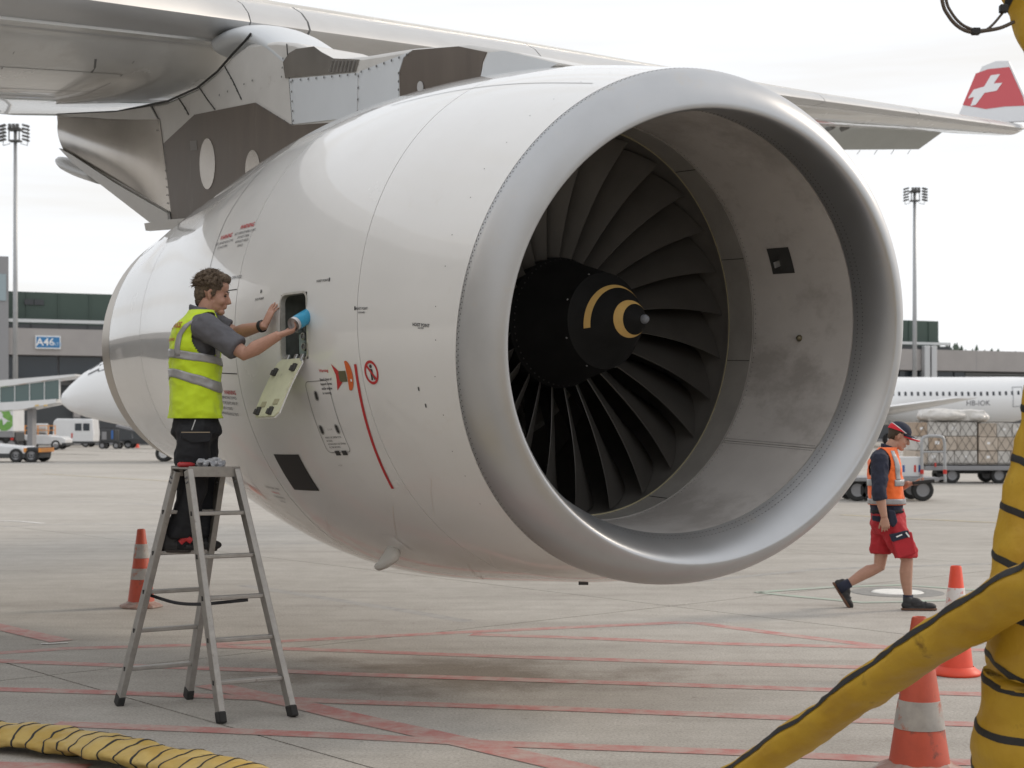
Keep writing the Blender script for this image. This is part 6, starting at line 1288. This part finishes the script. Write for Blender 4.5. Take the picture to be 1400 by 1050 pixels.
# service pickup with orange rails
d = 113; X = px(28, HZ, d).x; t = thing('service_truck', 'low white service truck with orange rails and a tank, beside the leaf print truck', 'truck', (X + 1.8, d, 0))
side(t, 'body', X, d, 1.8, [(0.0, 0.4), (3.55, 0.35), (3.6, 0.75), (3.3, 0.95), (2.6, 1.0), (2.3, 1.1), (0.0, 1.1)], M_VW, 0.08); side(t, 'bumper', X, d, 1.8, rect(3.3, 3.65, 0.3, 0.5), M_VD, 0.02, 0.02)
mb = MB(); mb.tube([(X + 0.75, d, 1.5), (X + 0.8, d, 1.5), (X + 2.0, d, 1.5), (X + 2.05, d, 1.5)], [0.3, 0.42, 0.42, 0.3], 20); mb.obj('tank', mat('tank metal', (0.5, 0.5, 0.49), 0.35, metal=0.5), t, smooth=True, auto=50)
for yy in (-0.85, 0.85):
    mb = MB(); mb.bar((X + 0.05, d + yy, 1.75), (X + 2.3, d + yy, 1.75), 0.06, 0.06); mb.bar((X + 0.05, d + yy, 1.42), (X + 2.3, d + yy, 1.42), 0.05, 0.05); mb.obj('rail', M_ORL, t)
    for k in range(4): mb = MB(); mb.bar((X + 0.05 + 0.75 * k, d + yy, 1.08), (X + 0.05 + 0.75 * k, d + yy, 1.78), 0.06, 0.06); mb.obj('rail_post', M_ORL, t)
for wx in (0.7, 2.85): wheel(t, X + wx, d - 0.8, 0.36); wheel(t, X + wx, d + 0.8, 0.36)
side(t, 'tail_light', X, d, 1.8, rect(-0.02, 0.08, 0.7, 0.95), M_TAIL, 0, 0.02)
# low tow tractor nearest the camera on the left
d = 73.5; X = px(64, HZ, d).x; t = thing('tow_tractor', 'low white and black tow tractor at the left edge, closest of the vehicles', 'tractor', (X - 1.5, d, 0))
side(t, 'body', X - 4.2, d, 2.0, [(0, 0.25), (3.6, 0.25), (3.75, 0.45), (3.3, 0.75), (2.5, 0.80), (1.4, 0.92), (0, 0.95)], M_VW, 0.08); side(t, 'skirt', X - 4.2, d, 2.0, rect(0.1, 4.1, 0.20, 0.42), M_VD, 0.03, 0.03); side(t, 'rear_deck', X - 4.2, d, 1.9, rect(3.55, 4.15, 0.40, 0.72), M_VD, 0.04, 0.0)
for wx in (-1.15, -0.42): wheel(t, X + wx, d - 0.9, 0.33, 0.3); wheel(t, X + wx, d + 0.9, 0.33, 0.3)
for xx in (3.42, 4.12): side(t, 'marker_light', X - 4.2, d, 2.0, rect(xx, xx + 0.12, 0.48, 0.68), M_ORL, 0, 0.04)
v, f = text2d('groundService', 0.16, 'CENTER'); obj('lettering', [(X - 2.6 + a, d - 1.005, 0.58 + b_) for a, b_ in v], f, M_VD, t)
# dark ground power unit and belt loader
d = 117; X = px(138, HZ, d).x; t = thing('power_unit', 'black wheeled ground power unit under the jet nose', 'equipment', (X + 0.8, d, 0))
side(t, 'cabinet', X, d, 1.3, rect(0.1, 1.25, 0.55, 1.45), M_VD, 0.05); side(t, 'louvre_panel', X, d, 1.3, rect(0.25, 0.6, 0.7, 1.3), M_TIN, 0, 0.02); side(t, 'blue_panel', X, d, 1.3, rect(0.95, 1.1, 0.75, 1.4), mat('panel blue', (0.04, 0.14, 0.40), 0.5), 0, 0.02)
for k in range(4): mb = MB(); mb.bar((X + 0.1 + 0.42 * k, d - 0.5, 0.5), (X + 0.1 + 0.42 * k, d - 0.5, 1.62), 0.06, 0.06); mb.obj('frame_post', M_VD, t)
mb = MB(); mb.bar((X, d - 0.5, 1.6), (X + 1.5, d - 0.5, 1.6), 0.06, 0.06); mb.bar((X, d, 0.5), (X + 1.6, d, 0.5), 1.2, 0.1); mb.obj('frame', M_VD, t)
for wx in (0.25, 1.3): wheel(t, X + wx, d - 0.55, 0.26); wheel(t, X + wx, d + 0.55, 0.26)
d = 119; X = px(164, HZ, d).x; t = thing('belt_loader', 'grey belt loader with a sloping conveyor under the parked jet', 'loader', (X + 1.6, d, 0))
mb = MB(); mb.bar((X - 0.2, d, 1.75), (X + 4.0, d, 0.75), 0.9, 0.2); mb.obj('conveyor', M_TIN, t, bevel=0.03); side(t, 'chassis', X, d, 1.5, [(0.3, 0.35), (3.4, 0.35), (3.4, 0.75), (2.2, 0.85), (0.3, 0.7)], M_VD, 0.05)
for wx in (0.8, 2.9): wheel(t, X + wx, d - 0.65, 0.32); wheel(t, X + wx, d + 0.65, 0.32)
mb = MB(); mb.bar((X + 1.0, d, 0.7), (X + 0.9, d, 1.45), 0.1, 0.1); mb.obj('lift_strut', M_TIN, t)
cone('tiny orange cone far off on the apron below the jet nose', Vector((px(188, HZ, 122).x, 122, 0)), 0.72, 0.13, M_CONE2, M_CBW, ((0.45, 0.65),), 0.2)
# boarding bridge
d = 92; t = thing('boarding_bridge', 'glazed passenger boarding bridge with white roof at the left, before the terminal', 'bridge', (px(30, HZ, d).x, d, 0))
def bp4(pts, yy, th, name, m): mb = MB(); mb.prism([px(a, c, d) + Vector((0, yy, 0)) for a, c in pts], (0, th, 0)); return mb.obj(name, m, t)
bp4([(-120, 533), (8, 521), (112, 512.5), (112, 515), (8, 530), (-120, 543)], -1.4, 2.8, 'roof', M_VW); bp4([(-120, 556), (26, 550), (86, 546), (86, 551), (40, 560), (-120, 568)], -1.4, 2.8, 'floor', M_VW)
M_BG = mat('bridge glazing', (0.10, 0.15, 0.15), 0.12)
for k in range(9):
    x0, x1 = -90 + k * 20, -70.8 + k * 20; yt = lambda x: 530 - (x - 8) * 0.135; yb = lambda x: 551 - (x - 26) * 0.07
    bp4([(x0, yt(x0) + 1), (x1, yt(x1) + 1), (x1, yb(x1) - 0.5), (x0, yb(x0) - 0.5)], -1.25, 0.06, 'window', M_BG); bp4([(x1, yt(x1) + 0.6), (x1 + 0.9, yt(x1) + 0.6), (x1 + 0.9, yb(x1)), (x1, yb(x1))], -1.3, 0.2, 'mullion', M_VW)
for x0 in (-40, 40): bp4([(x0, 558), (x0 + 7, 558), (x0 + 7, 621), (x0, 621)], -0.4, 0.8, 'support', M_TIN)
for x0 in (58, 70): bp4([(x0, 554), (x0 + 5, 553.6), (x0 + 5, 555.5), (x0, 556)], -1.45, 0.05, 'lamp_housing', mat('lamp amber', (0.7, 0.5, 0.2), 0.4))
# cargo dolly with netted pallets
d = 46.5; X0, X1 = px(1242, HZ, d).x, px(1402, HZ, d).x; t = thing('cargo_dolly', 'flat cargo dolly carrying netted pallets on the right', 'dolly', ((X0 + X1) / 2, d, 0), 'cargo dollies')
mb = MB(); mb.box(((X0 + X1) / 2 + 0.3, d, 0.46), X1 - X0, 1.7, 0.14); mb.obj('platform', M_TIN, t, bevel=0.02); mb = MB(); mb.box(((X0 + X1) / 2 + 0.3, d, 0.34), X1 - X0 - 1.0, 0.5, 0.12); mb.obj('chassis', M_VD, t)
for px_ in (1293, 1356): wx = px(px_, HZ, d).x; wheel(t, wx, d - 0.6, 0.24); wheel(t, wx, d + 0.6, 0.24)
mb = MB(); mb.bar((px(1268, HZ, d).x, d - 0.86, 0.5), (px(1268, HZ, d).x, d - 0.86, 0.62), 0.12, 0.03); mb.obj('stop_bracket', M_TAIL, t)
M_CARD = mat('cardboard', (0.40, 0.31, 0.235), 0.8, var=0.15, vscale=2.5); M_CARD2 = mat('pale cardboard', (0.50, 0.43, 0.36), 0.8, var=0.12, vscale=3); M_WRAP = mat('milky plastic wrap', (0.55, 0.53, 0.50), 0.3, var=0.12, vscale=4, bump=0.8, bscale=9); M_NETM = mat('net cord', (0.12, 0.11, 0.10), 0.8)
random.seed(8)
def pallet(label, xa, xb, z1, wrapped, top=None):
    t = thing('cargo_pallet', label, 'cargo', ((xa + xb) / 2, d, 0.53), 'netted cargo pallets'); x = xa; rows = 3; hz = (z1 - 0.56) / rows
    for r_ in range(rows):
        x = xa
        while x < xb - 0.08:
            w_ = min(random.uniform(0.3, 0.62), xb - x)
            if xb - x - w_ < 0.18: w_ = xb - x
            dy = random.uniform(-0.04, 0.02); mb = MB(); mb.box((x + w_ / 2, d + dy, 0.56 + hz * (r_ + 0.5)), w_ - 0.012, 1.45, hz - 0.012); mb.obj('carton', random.choice([M_CARD, M_CARD2, M_WRAP, M_WRAP, M_WRAP]), t, bevel=0.015)
            if random.random() < 0.5:
                lw = random.uniform(0.08, 0.14); mb = MB(); mb.box((x + w_ / 2, d + dy - 0.727, 0.56 + hz * (r_ + 0.55)), lw, 0.004, lw * 0.8); mb.obj('carton_label', M_WM, t)
            x += w_
    mb = MB(); base = MB()
    n = 9; H = z1 + 0.03
    for k in range(-8, 20):
        for sg_ in (1, -1):
            pts = []
            for q in range(13):
                z = 0.55 + (H - 0.55) * q / 12; xx = xa + (xb - xa) * (k / 8) + sg_ * (z - 0.55) * 0.62
                if xa - 0.02 <= xx <= xb + 0.02: pts.append(Vector((xx, d - 0.765 - 0.012 * math.sin(q * 1.1 + k), z)))
            if len(pts) > 1: mb.tube(pts, 0.0065, 5)
    for z in (0.60, H): mb.tube([(xa, d - 0.77, z), (xb, d - 0.77, z)], 0.012, 5)
    nt_ = mb.obj('cargo_net', M_NETM, t)
    if top:
        mb = MB(); mb.box(((top[0] + top[1]) / 2, d, z1 + top[2] / 2), top[1] - top[0], 1.3, top[2]); mb.ell(((top[0] + top[1]) / 2 - 0.3, d - 0.2, z1 + top[2] * 0.5), (0.8, 0.7, top[2] * 0.62)); mb.ell((top[1] - 0.2, d - 0.2, z1 + top[2] * 0.4), (0.4, 0.7, top[2] * 0.5)); remesh(mb, 'plastic_wrap', M_WRAP, t, 0.03, 6, [(0.3, 0.09), (0.1, 0.03)])
xm = px(1327, HZ, d).x
pallet('netted cartons with a plastic wrapped heap on top, left half of the cargo dolly', X0 + 0.02, xm - 0.02, 1.83, True, (X0 + 0.45, xm + 0.25, 0.36)); pallet('netted brown cartons on the right half of the cargo dolly, beside the hanging hose', xm + 0.02, X1 + 0.5, 1.80, False)
mb = MB(); mb.box((px(1258, HZ, d).x, d - 0.6, 1.73), 0.6, 0.3, 0.02, (Vector((0.93, 0, 0.36)), Vector((0, 1, 0)), Vector((-0.36, 0, 0.93))));
# small dolly in front with hand frame and white box
d = 35.5; X0, X1 = px(1150, HZ, d).x, px(1272, HZ, d).x; t = thing('cargo_dolly', 'small flat dolly with a grey hoop handle behind the walking worker', 'dolly', ((X0 + X1) / 2, d, 0), 'cargo dollies')
mb = MB(); mb.box(((X0 + X1) / 2, d, 0.50), X1 - X0, 1.5, 0.09); mb.box(((X0 + X1) / 2, d, 0.40), X1 - X0 - 0.5, 0.4, 0.1); mb.obj('platform', M_TIN, t, bevel=0.015)
for px_ in (1165, 1183, 1253): wx = px(px_, HZ, d).x; wheel(t, wx, d - 0.5, 0.25, 0.14); wheel(t, wx, d + 0.5, 0.25, 0.14)
ha, hb_ = px(1251, HZ, d).x, px(1281, HZ, d).x; mb = MB(); mb.tube(smooth_path([(ha, d - 0.6, 0.5), (ha, d - 0.6, 1.0), (ha, d - 0.6, 1.36), (ha + 0.09, d - 0.6, 1.47), (hb_ - 0.09, d - 0.6, 1.47), (hb_, d - 0.6, 1.36), (hb_ + 0.01, d - 0.6, 1.0), (hb_ + 0.02, d - 0.6, 0.42)], 50), 0.036, 10); hoop = mb.obj('hoop_handle', mat('hoop grey', (0.40, 0.41, 0.42), 0.45, metal=0.4), t, smooth=True)
mb = MB(); mb.tube([(ha, d - 0.6, 1.12), (hb_, d - 0.6, 1.12)], 0.02, 8); mb.obj('crossbar', MATS['hoop grey'], hoop)
for xx in (ha, hb_ + 0.015): mb = MB(); mb.revolve([(0.62, 0.042), (0.72, 0.042)], (xx, d - 0.6, 0), (0, 0, 1), 12); mb.obj('red_sleeve', M_TAIL, hoop)
mb = MB(); mb.bar((X1 - 0.05, d, 0.45), (X1 + 0.35, d - 0.1, 0.52), 0.06, 0.06); mb.obj('drawbar', M_TIN, t)
bc = px(1233, HZ, d).x; mb = MB(); mb.box((bc + 0.02, d - 0.35, 0.78), 0.56, 0.4, 0.46); wb = mb.obj('carton_box', M_VW, None, bevel=0.02); tag(wb, 'white box with blue and red marks standing on the small dolly', 'box')
for k, (xx, m_) in enumerate(((-0.12, mat('print blue', (0.05, 0.12, 0.35), 0.5)), (0.14, M_TAIL), (0.24, MATS['print blue']))): mb = MB(); mb.box((bc + 0.02 + xx, d - 0.552, 0.74), 0.05, 0.004, 0.16); mb.obj('print_mark', m_, wb)
